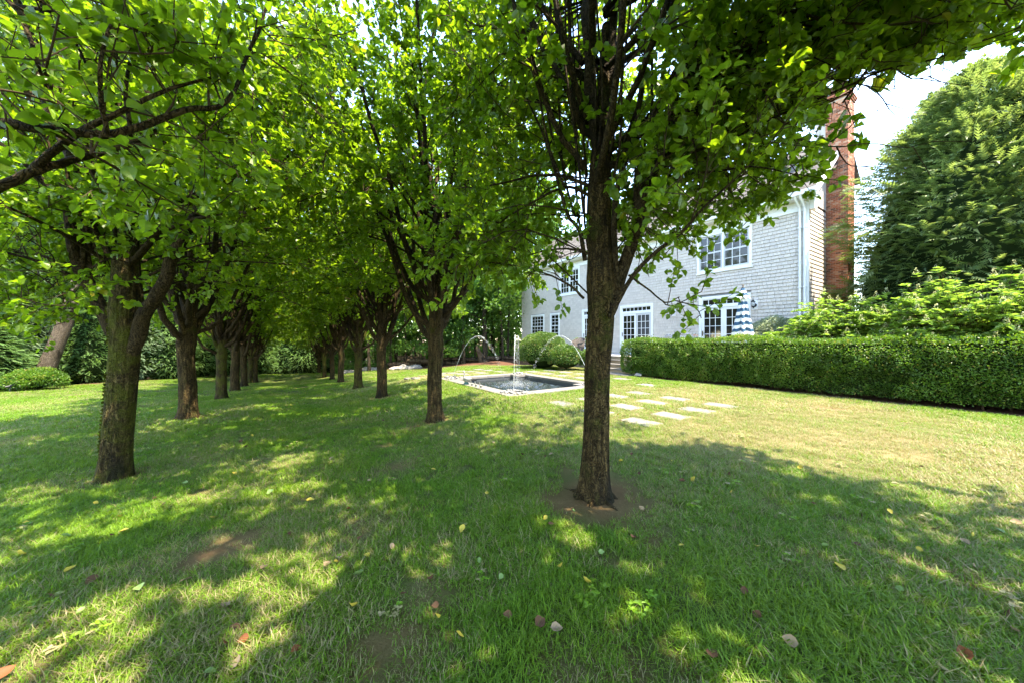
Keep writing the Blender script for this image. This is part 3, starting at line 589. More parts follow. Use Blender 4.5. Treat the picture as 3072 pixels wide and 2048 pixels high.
# trim: corner board, frieze, cornice, downspouts
ge = Geo(); hbox(ge, (VH - .045, HU0 - .045, .3), (VH + .028, HU0 + .13, 6.25)); obj('corner_board', ge, house, mat=M['white'])
ge = Geo(); hbox(ge, (VH - .05, HU0 - .05, WT + .003), (VH + .03, HU1, 6.62)); hbox(ge, (VH - .075, HU0 - .06, WT + .20), (VH - .053, HU1, WT + .24)); obj('frieze', ge, house, mat=M['white'])
ge = Geo(); hbox(ge, (15.52, HU0 - .38, 6.625), (VH + .02, HU1 + .3, 6.66)); hbox(ge, (15.50, HU0 - .40, 6.66), (15.56, HU1 + .3, 6.80)); obj('soffit', ge, house, mat=M['white'])
ge = Geo(); U_ = np.array([HU0 - .42, HU1 + .3]); sec = [(15.50, 6.68), (15.40, 6.68), (15.385, 6.74), (15.37, 6.80), (15.36, 6.83), (15.50, 6.83)]
ge.add([H(a_, u_, z_) for u_ in U_ for a_, z_ in sec], grid_faces(2, 6), .5, 0, False); ge.add([H(a_, U_[0], z_) for a_, z_ in sec], [(0, 1, 2, 3, 4, 5)], .5, 0, False); obj('gutter', ge, house, mat=M['white'])
for u_ in (HU0 + .05, HU0 + .20):
    ge = Geo(); v_ = VH - .10; ge.tube([H(15.45, u_ + .02, 6.70), H(15.5, u_ + .02, 6.60), H(v_ - .02, u_, 6.38), H(v_, u_, 6.28), H(v_, u_, 3.0), H(v_, u_, .35), H(v_ - .1, u_, .25)], .042, 10)
    for zz in (5.6, 3.4, 1.4): hbox(ge, (v_ - .05, u_ - .052, zz), (VH - .03, u_ + .052, zz + .03))
    obj('downspout', ge, house, mat=M['white'])
# roof: courses of shingles on two slopes
n = N('roof_shingle'); M['roof'] = n.done(n.bsdf(n.ramp(n.attr(), [(0, (.085, .075, .068)), (.5, (.12, .108, .098)), (1, (.16, .145, .132))]), .9, .1, n.bump(n.noise(90, 3, vec=n.pos()), .4, .004)))
roof = obj('roof', Geo().add([H(15.42, HU0 - .36, rz_ + .09), H(15.42, HU1 + .3, rz_ + .09), H(rid, HU1 + .3, ridz + .09), H(rid, HU0 - .36, ridz + .09), H(21.5, HU0 - .36, ridz + .09 - (21.5 - rid) * .84), H(21.5, HU1 + .3, ridz + .09 - (21.5 - rid) * .84)], [(0, 3, 2, 1), (3, 4, 5, 2)], .5, 0, False), house, mat=M['roof'])
sl = math.hypot(rid - 15.42, ridz - rz_); ge = Geo(); dv, dz = (rid - 15.42) / sl, (ridz - rz_) / sl
for r in range(int(sl / .14)):
    u = HU0 - .37 - rng.uniform(0, .3)
    while u < HU1 + .3:
        w = rng.uniform(.22, .34); a, b = max(u, HU0 - .37), min(u + w - .003, HU1 + .3); u += w; s0, s1 = r * .14, r * .14 + .16
        if b <= a: continue
        q = lambda s_, u_, h: H(15.40 + dv * s_ - dz * h, u_, rz_ + .10 + dz * s_ + dv * h)
        ge.add([q(s0, a, 0), q(s0, b, 0), q(s1, b, 0), q(s1, a, 0), q(s0, a, .016), q(s0, b, .016), q(s1, b, .003), q(s1, a, .003)], BOXF[1:, ::-1], rng.uniform(), 0, False)
obj('roof_shingles', ge, house, mat=M['roof'], kind='stuff')
ge = Geo()
for sg in (1,):
    q = lambda s_, u_, h: H((15.36 + dv * s_ - dz * h) if sg > 0 else 2 * rid - (15.36 + dv * s_ - dz * h), u_, rz_ + .06 + dz * s_ + dv * h)
    ge.add([q(0, HU0 - .40, -.16), q(sl + .05, HU0 - .40, -.16), q(sl + .05, HU0 - .355, -.16), q(0, HU0 - .355, -.16), q(0, HU0 - .40, .055), q(sl + .05, HU0 - .40, .055), q(sl + .05, HU0 - .355, .055), q(0, HU0 - .355, .055)], BOXF if sg > 0 else BOXF[:, ::-1], .5, 0, False)
obj('rake_board', ge, house, mat=M['white'])
ge = Geo(); hbox(ge, (15.52, HU0 - .355, 6.30), (15.98, HU0 - .33, 6.62)); hbox(ge, (VH - .02, HU0 - .2, 6.25), (VH + .28, HU0 - .052, 6.62)); obj('cornice_return', ge, house, mat=M['white'])
# windows and doors
def panes(parent, u0, u1, z0, z1, nc, nr, x, bar=.022, mat='glass', barmat='white'):
    ge = Geo(); du = (u1 - u0) / nc; dzz = (z1 - z0) / nr
    for i in range(nc + 1):
        uu = u0 + i * du; hbox(ge, (x - .012, uu - bar / 2, z0 - bar / 2), (x + .014, uu + bar / 2, z1 + bar / 2))
    for j in range(nr + 1):
        zz = z0 + j * dzz
        for i in range(nc): hbox(ge, (x - .0105, u0 + i * du + bar / 2 + .0005, zz - bar / 2), (x + .0125, u0 + (i + 1) * du - bar / 2 - .0005, zz + bar / 2))
    obj('muntin', ge, parent, mat=M[barmat])
    for i in range(nc):
        for j in range(nr):
            g2 = Geo(); ti = rng.normal(size=2) * .003; hbox(g2, (x, u0 + i * du + bar / 2 - .004, z0 + j * dzz + bar / 2 - .004), (x + .006, u0 + (i + 1) * du - bar / 2 + .004, z0 + (j + 1) * dzz - bar / 2 + .004)); obj('pane', g2, parent, mat=M[mat])
def frame(ge, u0, u1, z0, z1, w, x0, x1, bottom=True, mat=0):
    hbox(ge, (x0, u0, z0), (x1, u0 + w, z1), mat); hbox(ge, (x0, u1 - w, z0), (x1, u1, z1), mat); hbox(ge, (x0 + .001, u0 + w + .001, z1 - w), (x1, u1 - w - .001, z1 - .001), mat)
    if bottom: hbox(ge, (x0 + .001, u0 + w + .001, z0 + .001), (x1, u1 - w - .001, z0 + w), mat)
def sash_window(o, units, nc, label, name='window', lower_rows=2, upper_rows=2):
    u0, u1, z0, z1 = o; ge = Geo(); cw_ = .115; frame(ge, u0, u1, z0, z1, cw_, VH - .045, VH + .03)
    hbox(ge, (VH - .075, u0 - .03, z0 - .045), (VH + .02, u1 + .03, z0 - .002))
    wu = (u1 - u0 - 2 * cw_ - (units - 1) * .07) / units
    for k in range(units - 1): a_ = u0 + cw_ + (k + 1) * wu + k * .07; hbox(ge, (VH - .04, a_ + .001, z0 + cw_ + .001), (VH + .03, a_ + .069, z1 - cw_ - .001))
    w_ = obj(name, ge, house, mat=M['white'], label=label)
    for k in range(units):
        a_ = u0 + cw_ + k * (wu + .07) + .003; b_ = a_ + wu - .006; zl, zh = z0 + cw_ + .003, z1 - cw_ - .003; zm = zl + (zh - zl) * lower_rows / (lower_rows + upper_rows)
        g2 = Geo(); frame(g2, a_, b_, zm - .02, zh, .042, VH - .012, VH + .022); frame(g2, a_, b_, zl, zm + .02, .042, VH - .026, VH - .0125); obj('sash', g2, w_, mat=M['sash'])
        panes(w_, a_ + .042, b_ - .042, zm + .022, zh - .042, nc, upper_rows, VH + .004); panes(w_, a_ + .042, b_ - .042, zl + .042, zm - .022, nc, lower_rows, VH - .014)
    return w_
sash_window(W2, 2, 3, 'pair of six over six sash windows on the upper floor')
sash_window(W4, 2, 3, 'paired upper window near the far end')
sash_window(WA, 1, 4, 'wide ground floor window at the far end of the house', lower_rows=3, upper_rows=3); sash_window(WB, 1, 2, 'narrow ground floor window beside the wide one', lower_rows=3, upper_rows=3)
def french(o, label, screen=False):
    u0, u1, z0, z1 = o; ge = Geo(); frame(ge, u0, u1, z0, z1, .115, VH - .045, VH + .03, False); tz = z0 + 2.16
    hbox(ge, (VH - .04, u0 + .116, tz), (VH + .03, u1 - .116, tz + .09)); hbox(ge, (VH - .09, u0, z0 - .05), (VH + .03, u1, z0 - .002))
    d_ = obj('french_door', ge, house, mat=M['white'], label=label); panes(d_, u0 + .16, u1 - .16, tz + .125, z1 - .15, 7, 1, VH + .004)
    g2 = Geo(); frame(g2, u0 + .118, u1 - .118, tz + .092, z1 - .117, .04, VH - .015, VH + .02); obj('transom', g2, d_, mat=M['white'])
    um = (u0 + u1) / 2
    for k, (a_, b_) in enumerate(((u0 + .118, um - .002), (um + .002, u1 - .118))):
        sc_ = screen and k == 0; x = VH - (.028 if sc_ else .008); g2 = Geo(); frame(g2, a_, b_, z0 + .01, tz - .004, .10, x, x + .035); hbox(g2, (x + .001, a_ + .101, z0 + .111), (x + .034, b_ - .101, z0 + .26)); obj('door_leaf', g2, d_, mat=M['sash' if sc_ else 'white'])
        panes(d_, a_ + .10, b_ - .10, z0 + .262, tz - .105, 3, 5, x + .018, mat='screen' if sc_ else 'glass')
    g2 = Geo(); hbox(g2, (VH - .045, u1 - .175, z0 + .9), (VH - .01, u1 - .145, z0 + 1.12)); g2.tube([H(VH - .05, u1 - .16, z0 + 1.02), H(VH - .08, u1 - .17, z0 + 1.02), H(VH - .08, u1 - .26, z0 + 1.02)], .011, 8); obj('handle', g2, d_, mat=plain('brass', (.22, .18, .12), .35, .5, .1, 5, metal=.8))
french(DR, 'glazed double door behind the closed parasol'); french(DL, 'glazed door with an insect screen on its right leaf', True); french(DM, 'glazed door mostly hidden by the near tree trunk')
# wall lanterns
def lantern(x, y, label):
    u_, z_ = fU(x), fH(x, y); t = thing('wall_lantern', label, 'lantern', (VH - .028, u_, z_), 0, 'lanterns on the house wall')
    ge = Geo(); ge.box((-.02, -.10, -.20), (.02, .10, .20)); obj('mounting_block', ge, t, mat=M['white'])
    ge = Geo(); ge.tube([(-.021, 0, -.02), (-.05, 0, -.02), (-.055, 0, -.02)], [.075, .07, .02], 16, cap=True); ge.tube(smooth([(-.05, 0, -.03), (-.10, 0, -.10), (-.14, 0, -.15), (-.18, 0, -.14), (-.19, 0, -.10)], 14), .012, 8); ge.tube(smooth([(-.055, 0, -.02), (-.10, 0, .0), (-.13, 0, -.05), (-.10, 0, -.09), (-.08, 0, -.06)], 14), .008, 6); obj('arm', ge, t, mat=M['metal'])
    c_ = (-.19, 0, 0); ge = Geo(); ge.lathe([(.002, .26), (.008, .25), (.014, .225), (.006, .21), (.03, .175), (.055, .14), (.085, .115), (.088, .10), (.06, .10), (.001, .10)], 8, c_); obj('cap', ge, t, mat=M['metal'])
    ge = Geo(); ge.lathe([(.06, .10), (.072, .04), (.068, -.02), (.048, -.07)], 8, c_); obj('glass', ge, t, mat=plain('lantern_glass', (.55, .57, .58), .1, .6))
    ge = Geo()
    for k in range(8):
        a = k / 8 * 6.283; P = [(c_[0] + math.cos(a) * r, math.sin(a) * r, z) for r, z in ((.062, .10), (.075, .04), (.071, -.02), (.05, -.07))]; ge.tube(P, .005, 5)
    ge.lathe([(.055, -.06), (.055, -.08), (.03, -.10), (.012, -.13), (.016, -.15), (.002, -.19)], 8, c_); obj('cage', ge, t, mat=M['metal'])
lantern(2022, 937, 'black wall lantern between the two glazed doors'); lantern(2266, 915, 'black wall lantern right of the closed parasol'); lantern(1843, 944, 'black wall lantern peeping out from behind the near trunk')
# brick chimney
chim = thing('chimney', 'tall red brick chimney on the gable end of the house', 'chimney', (18.0, HU0, .1))
CU, CV, CT_ = .66, .86, 11.1; bl, bh, bd = .142, .057, .075
n = N('brick'); M['brick'] = n.done(n.bsdf(n.mix(n.ramp(n.noise(7, 4, vec=n.pos()), [(.45, (0, 0, 0)), (.75, (.5, .5, .5))]), n.ramp(n.attr(), [(0, (.11, .06, .042)), (.15, (.22, .085, .05)), (.5, (.36, .115, .06)), (.85, (.44, .17, .09)), (1, (.50, .32, .22))]), (.34, .22, .16)), .9, .15, n.bump(n.noise(50, 4, vec=n.pos()), .5, .006)))
M['mortar'] = plain('mortar', (.40, .37, .33), .95, .05, .15, 20, .3)
ge = Geo(); ge.box((.012, -CU + .012, 0), (CV - .012, .3, CT_ - .1)); obj('mortar_core', ge, chim, mat=M['mortar'])
bri = []
for r in range(int((CT_ - .35) / (bh + .0105))):
    z = r * (bh + .0105); off = (bl + .01) * .5 * (r % 2)
    for face in range(3):
        Lf = CU if face != 1 else CV; u = -off
        while u < Lf:
            a_, b_ = max(u, 0), min(u + bl, Lf); u += bl + .01
            if b_ - a_ < .02: continue
            bri.append((face, a_, b_, z, rng.uniform(), rng.uniform(-.003, .004)))
def brick(ge, face, a_, b_, z, rn, o):
    if face == 0: ge.box((-o, -b_, z), (bd, -a_, z + bh), 0, rn)
    elif face == 1: ge.box((a_ + (.001 if a_ > 0 else bd + .001), -CU - o, z + .0004), (b_ - (.001 if b_ < CV else bd + .001), -CU + bd, z + bh - .0004), 0, rn)
    else: ge.box((CV - bd, -b_, z), (CV + o, -a_, z + bh), 0, rn)
sel = set(sorted(range(len(bri)), key=lambda k: (bri[k][0] != 0 or bri[k][3] < 3.2, bri[k][3]))[:300]); ge = Geo()
for k, b_ in enumerate(bri):
    if b_[2] - b_[1] < .16 and b_[0] == 1 and (b_[1] < bd or b_[2] > CV - bd) and b_[2] - b_[1] < bd + .01: continue
    if k in sel: g2 = Geo(); brick(g2, *b_); obj('brick', g2, chim, mat=M['brick'])
    else: brick(ge, *b_)
obj('brickwork', ge, chim, mat=M['brick'], kind='stuff')
ge = Geo(); zc = CT_ - .33
for k, (o, h) in enumerate(((.03, .068), (.06, .068), (.085, .068), (.05, .068))):
    for f0 in range(12): 
        a_ = -o + f0 * (CV + 2 * o) / 12; ge.box((a_ + .004, -CU - o, zc + .003), (a_ + (CV + 2 * o) / 12 - .004, .02, zc + h - .006), 0, rng.uniform())
    zc += h
obj('corbel', ge, chim, mat=M['brick'])
ge = Geo(); ge.box((.10, -CU + .10, zc), (CV - .10, -.04, zc + .03)); 
for (x_, y_) in ((.08, -CU + .08), (CV - .08, -CU + .08), (.08, -.05), (CV - .08, -.05)): ge.box((x_ - .015, y_ - .015, zc), (x_ + .015, y_ + .015, zc + .30))
for k in range(16): ge.box((.08 + k * .044, -CU + .078, zc + .02), (.084 + k * .044, -CU + .082, zc + .28)); ge.box((.078, -CU + .1 + k * .032, zc + .02), (.082, -CU + .104 + k * .032, zc + .28))
ge.box((.02, -CU + .02, zc + .30), (CV - .02, 0, zc + .33)); obj('spark_cap', ge, chim, mat=plain('copper', (.13, .095, .075), .4, .4, .15, 5, metal=.6))
ge = Geo(); ge.box((-.02, -.30, 8.05), (-.004, -.02, 8.45)); ge.add([(-.35, -.38, 7.98), (-.35, .15, 7.98), (0, .15, 8.30), (0, -.38, 8.30)], [(0, 3, 2, 1)], .5, 0, False); obj('flashing', ge, chim, mat=plain('lead', (.10, .08, .075), .5, .4, .2, 6))
# terrace and steps
n = N('patio_stone'); M['patio'] = n.done(n.bsdf(n.mix(n.noise(3, 5), (.36, .33, .30), (.46, .43, .39)), .85, .2, n.bump(n.noise(30, 4), .3, .01)))
M['riser'] = plain('riser_stone', (.26, .21, .16), .9, .1, .3, 5, .4)
ge = Geo(); ge.box((13.3, -9, -.3), (VH - .03, 15.75, PZ - .08)); obj('terrace', ge, kind='structure', mat=M['riser'])
ge = Geo()
for a in np.arange(-9, 15.2, .75):
    for b in np.arange(13.27, VH - .1, .68): ge.box((b, a, PZ - .08), (min(b + .672, VH - .03), a + .742, PZ - .03 + random.uniform(-.002, .002)))
obj('terrace_paving', ge, kind='stuff', mat=M['patio'], label='pale stone paving of the raised terrace', cat='paving')
st = thing('stone_steps', 'short flight of pale stone steps at the end of the hedge', 'steps', (11.9, 10.1, 0))
for k in range(4):
    ge = Geo(); ge.box((.02 + .38 * k, -1.0, -.1 if k == 0 else .17 * k - .17 + .02), (1.45, 1.0, .17 * k - .03)) if k else None
    if k: obj('riser', ge, st, mat=M['riser'])
    g2 = Geo(); g2.box((-.25 + .38 * k if k == 0 else .38 * k - .02, -1.03, .17 * k - .03 + .0005), (.42 + .38 * k if k < 3 else 1.5, 1.03, .17 * k + .02)); o = obj('tread', g2, st, mat=M['stone'])

# ================================================================ PEAR TREES
def trunk_geo(P, r, n, seed, rough=1.0, flare=0.35):
    """trunk tube with root flare and bark ridges pressed into the surface"""
    P = np.asarray(P, float); g = Geo(); V, Fc = tube(P, r, n); m = len(P); V = V.reshape(m, n, 3); C = P[:, None, :]
    a = np.arange(n) / n * 2 * math.pi; hgt = np.linalg.norm(P - P[0], axis=1)
    Q = np.stack([np.broadcast_to(np.cos(a) * 4.5, (m, n)), np.broadcast_to(np.sin(a) * 4.5, (m, n)), np.repeat((hgt * 2.2)[:, None], n, 1)], -1).reshape(-1, 3)
    ridg = 1 - np.abs(vnoise(Q * [2.1, 2.1, 1.0], seed)); ridg2 = 1 - np.abs(vnoise(Q * [4.4, 4.4, 2.2], seed + 1)); lump = vnoise(Q * [.3, .3, .8], seed + 2)
    k = 1 + rough * (.10 * (ridg - .6) + .05 * (ridg2 - .6) + .07 * lump)
    fl = 1 + (np.exp(-hgt / .11) * flare)[:, None] * (1 + .5 * np.sin(a * 5 + seed))[None, :]
    V = C + (V - C) * (k.reshape(m, n) * fl)[:, :, None]; g.add(V.reshape(-1, 3), Fc); return g
class Tree:
    def __init__(s, seed): s.g = np.random.default_rng(seed); s.wood = Geo(); s.twig = Geo(); s.P = []; s.D = []; s.N = []; s.S = []
    def leaves(s, pts, out, size):
        g = s.g; n = len(pts)
        D = out + g.normal(size=(n, 3)) * .75; D[:, 2] -= .30; Nn = g.normal(size=(n, 3)) * .55; Nn[:, 2] += 1.0
        s.P.append(pts); s.D.append(D); s.N.append(Nn); s.S.append(size * g.uniform(.65, 1.2, n))
    def twigs(s, B, dens, size, tl=(.16, .42), out0=None, tips=6):
        """twigs and leaves along a secondary branch B (k,3)"""
        g = s.g; L = np.linalg.norm(np.diff(B, axis=0), axis=1).sum(); k = max(2, int(L / .125 * dens)); T = norm(np.gradient(B, axis=0))
        for q in range(k):
            t = (q + g.uniform(.2, 1)) / k; t = .18 + .82 * min(t, 1); f = t * (len(B) - 1); i = min(int(f), len(B) - 2); p = B[i] + (B[i + 1] - B[i]) * (f - i)
            d = norm(T[i] * .7 + g.normal(size=3) * .8 + np.array([0, 0, .12])); l = g.uniform(*tl) * (1.15 - .4 * t)
            m1 = p + d * l * .5 + g.normal(size=3) * .02; e = p + d * l + np.array([0, 0, -.04 * l]) + g.normal(size=3) * .03
            s.twig.add(*tube(np.array([p, e]), [.0042, .002], 3))
            nl = int(g.integers(5, 10)); tt = g.uniform(.25, 1, nl)[:, None]; pts = p + (e - p) * tt
            s.leaves(np.vstack([pts, np.repeat(e[None], tips, 0)]) + g.normal(size=(nl + tips, 3)) * .022, np.repeat(d[None] * .8, nl + tips, 0), size)
    def limb(s, P, r0, r1, sec=1.0, n=14, sides=8, t0=.25, slen=(.55, 1.25), dens=1.0, size=.075, axis=None, inner=.0, up=.25, wood=True):
        g = s.g; C = smooth(P, n); rr = np.linspace(r0, r1, n)
        if n > 4: C[1:-1] += g.normal(size=(n - 2, 3)) * r0 * (.16 if n < 18 else .07)
        (s.wood if wood else s.twig).tube(C, rr, sides)
        L = np.linalg.norm(np.diff(C, axis=0), axis=1).sum(); k = int(L * (1 - t0) / .27 * sec); T = norm(np.gradient(C, axis=0))
        for q in range(k):
            t = t0 + (1 - t0) * (q + g.uniform(0, 1)) / k; f = t * (n - 1); i = min(int(f), n - 2); p = C[i] + (C[i + 1] - C[i]) * (f - i)
            rd = g.normal(size=3); out = (p - axis) * [1, 1, 0] if axis is not None else np.zeros(3); out = norm(out) if np.linalg.norm(out) > .05 else np.zeros(3)
            d = norm(rd - T[i] * (rd @ T[i])) * .9 + T[i] * .45 + out * .55 + np.array([0, 0, up]); d = norm(d); l = g.uniform(*slen) * (1.1 - .45 * t)
            B = smooth([p, p + d * l * .5 + g.normal(size=3) * .05, p + d * l + np.array([0, 0, .10 * l]) + g.normal(size=3) * .08], 5)
            s.twig.tube(B, np.linspace(max(.006, (r0 + (r1 - r0) * t) * .38), .0035, 5), 4)
            if axis is None or np.linalg.norm((B[-1] - axis)[:2]) > inner: s.twigs(B, dens, size)
        s.twigs(C[-4:], dens, size)
    def arrays(s): return np.concatenate(s.P), np.concatenate(s.D), np.concatenate(s.N), np.concatenate(s.S)
def pear_generic(seed, size=.078, nl=12, dens=.8, tall=1.0):
    """branches of a vase shaped pear round the origin; fork at about 1.8 m"""
    t = Tree(seed); g = t.g; ax = np.zeros(3); lead = [(0, 0, 1.6), (g.normal() * .08, g.normal() * .08, 3.2), (g.normal() * .2, g.normal() * .2, 5.5 * tall), (g.normal() * .3, g.normal() * .3, 8.6 * tall)]
    t.limb(lead, .135, .015, .8, 18, 10, .28, (.5, 1.1), dens, size, ax, .45)
    for k in range(nl):
        a = k * 2.4 + g.uniform(-.3, .3); c, s_ = math.cos(a), math.sin(a); hb = 1.55 + 1.5 * (k / nl) + g.uniform(-.1, .1); R_ = g.uniform(1.6, 2.8); Ht = g.uniform(2.6, 5.2) * tall
        P = [(c * .06, s_ * .06, hb), (c * R_ * .22, s_ * R_ * .22, hb + .42), (c * R_ * .45, s_ * R_ * .45, hb + Ht * .38), (c * R_ * .75, s_ * R_ * .75, hb + Ht * .72), (c * R_, s_ * R_, hb + Ht)]
        t.limb(P, g.uniform(.045, .075), .01, 1.35, 16, 7, .38, (.5, 1.2), dens, size, ax, 1.1)
    for k in range(13):                                    # low spreading skirt
        a = k * .4833 + g.uniform(-.3, .3); c, s_ = math.cos(a), math.sin(a); hb = g.uniform(2.5, 3.6); R_ = g.uniform(2.1, 3.0)
        t.limb([(c * .08, s_ * .08, hb), (c * R_ * .4, s_ * R_ * .4, hb + .45), (c * R_ * .75, s_ * R_ * .75, hb + .62), (c * R_, s_ * R_, hb + g.uniform(.1, .6))], .026, .006, 1.5, 12, 6, .3, (.35, .85), dens, size, ax, .7, up=.1)
    for k in range(9):                                     # upper crown
        a = k * 2.4 + 1.1; c, s_ = math.cos(a), math.sin(a); hb = g.uniform(3.6, 5.4); R_ = g.uniform(1.3, 2.3); Ht = g.uniform(1.8, 3.4) * tall
        t.limb([(c * .08, s_ * .08, hb), (c * R_ * .4, s_ * R_ * .4, hb + Ht * .35), (c * R_, s_ * R_, hb + Ht)], .035, .008, 1.2, 12, 6, .25, (.5, 1.1), dens, size, ax, .5)
    for k in range(9):                                     # upright bare suckers inside the crown
        a = g.uniform(0, 6.28); r = g.uniform(.25, .7); x, y = math.cos(a) * r, math.sin(a) * r; h0 = g.uniform(1.9, 2.6)
        t.wood.tube(smooth([(x * .5, y * .5, h0), (x, y, h0 + .5), (x * 1.1 + g.normal() * .06, y * 1.1 + g.normal() * .06, h0 + 2), (x * 1.3 + g.normal() * .15, y * 1.3 + g.normal() * .15, h0 + 3.8)], 10), np.linspace(.024, .008, 10), 5)
    return t
LEAFM = []
for k in range(5):
    LEAFM.append(Geo().add(T10[0], T10[1], .1 + .2 * k, 0, False).mesh('leaf', M['pear_leaf']))
def finish_tree(root, t, tpl, base=np.zeros(3), singles=0, mixed=None, keep=None):
    P, D, Nn, S = t.arrays(); kk = t.g.uniform(size=len(P)) > (.5 if root is not None else .0) * np.clip((P[:, 2] - base[2] - 4.6) / 1.2, 0, 1); P, D, Nn, S = P[kk], D[kk], Nn[kk], S[kk]
    if keep is not None: k = keep(P); P, D, Nn, S = P[k], D[k], Nn[k], S[k]
    rn = np.clip(t.g.beta(2.2, 2.4, len(P)), 0, .93); rn[t.g.uniform(size=len(P)) < .004] = 1.0; one = np.zeros(len(P), bool)
    if singles:
        z = P[:, 0] * SN + P[:, 1] * CS; X = P[:, 0] * CS - P[:, 1] * SN; px_ = X / np.maximum(z, .01); py_ = (P[:, 2] - EYE) / np.maximum(z, .01)
        ok = (z > .4) & (np.abs(px_) < 1.5) & (py_ < 1.0); sc_ = np.where(ok, S / np.maximum(z, .1), 0); one[np.argsort(-sc_)[:singles]] = True
        Sv, Dv, Nv = frames(D[one], Nn[one])
        for i, q in enumerate(np.where(one)[0]):
            o = obj('leaf', LEAFM[int(rn[q] * 4.9)], root); mtx = Matrix(((*(Sv[i] * S[q]),), (*(Dv[i] * S[q]),), (*(Nv[i] * S[q]),))).transposed().to_4x4(); mtx.translation = Vector(P[q] - base); o.matrix_basis = mtx
    r = ~one; cr = Geo()
    if mixed is not None:                                  # leaves farther from the eye take the lighter build
        fr = r & (np.linalg.norm(P - np.array([0, 0, EYE]), axis=1) > mixed); scatter(cr, T4, P[fr] - base, D[fr], Nn[fr], S[fr], rn[fr]); r = r & ~fr
    if root is None:                                       # shared far crowns: half the leaves are plain diamonds
        h = np.arange(len(P)) % 2 == 0; scatter(cr, T2, P[h], D[h], Nn[h], S[h] * 1.12, rn[h]); r = ~h
    scatter(cr, tpl, P[r] - base, D[r], Nn[r], S[r], rn[r]); return cr.mesh('crown', M['pear_leaf'])
def shift(ge, b): ge.V = [v - np.asarray(b, np.float32) for v in ge.V]; return ge

# --- the nearest tree on the right, its limbs read off the photograph
zR = rowz(1365 * K3, VR)
def z2(x, y, z): return pix(1024 + x / 2.297, y / 2.297, z)
def z3(x, y, z): return pix(2048 + x / 2.297, y / 2.297, z)
def z5(x, y, z): return pix(1024 + x / 2.297, 682 + y / 2.297, z)
def z1(x, y, z): return pix(x / 2.297, y / 2.297, z)
def z4(x, y, z): return pix(x / 2.297, 682 + y / 2.297, z)
def z6(x, y, z): return pix(300 + x / 1.791, 400 + y / 1.791, z)
b = treeR[0].copy(); b[2] = g1(b[0], b[1]); t = Tree(101); ax = np.array([b[0], b[1], 0])
tp = smooth([b - [0, 0, .05], pv(1370, 1000, zR), pv(1373, 850, zR), pv(1380, 720, zR), pv(1378, 600, zR), pv(1376, 480, zR), pv(1379, 390, zR), pv(1382, 300, zR + .02), pv(1388, 180, zR + .05), pv(1392, 60, zR + .08)], 130)
hr = np.interp(np.linspace(0, 1, 130), [0, .1, .34, .40, .46, .58, .68, .78, 1], [.142, .115, .116, .130, .118, .108, .10, .07, .04])
tr = trunk_geo(tp, hr, 72, 3, .9, .42)
for k in range(7):                                        # surface roots
    a = k * .9 + .2; c_, s_ = math.cos(a), math.sin(a); l = .24 + .09 * (k % 3); tr.tube(smooth([b + [c_ * .07, s_ * .07, .10], b + [c_ * .17, s_ * .17, .005], b + [c_ * l + s_ * .05, s_ * l - c_ * .05, -.03]], 8), np.linspace(.05, .01, 8), 8)
g = t.g
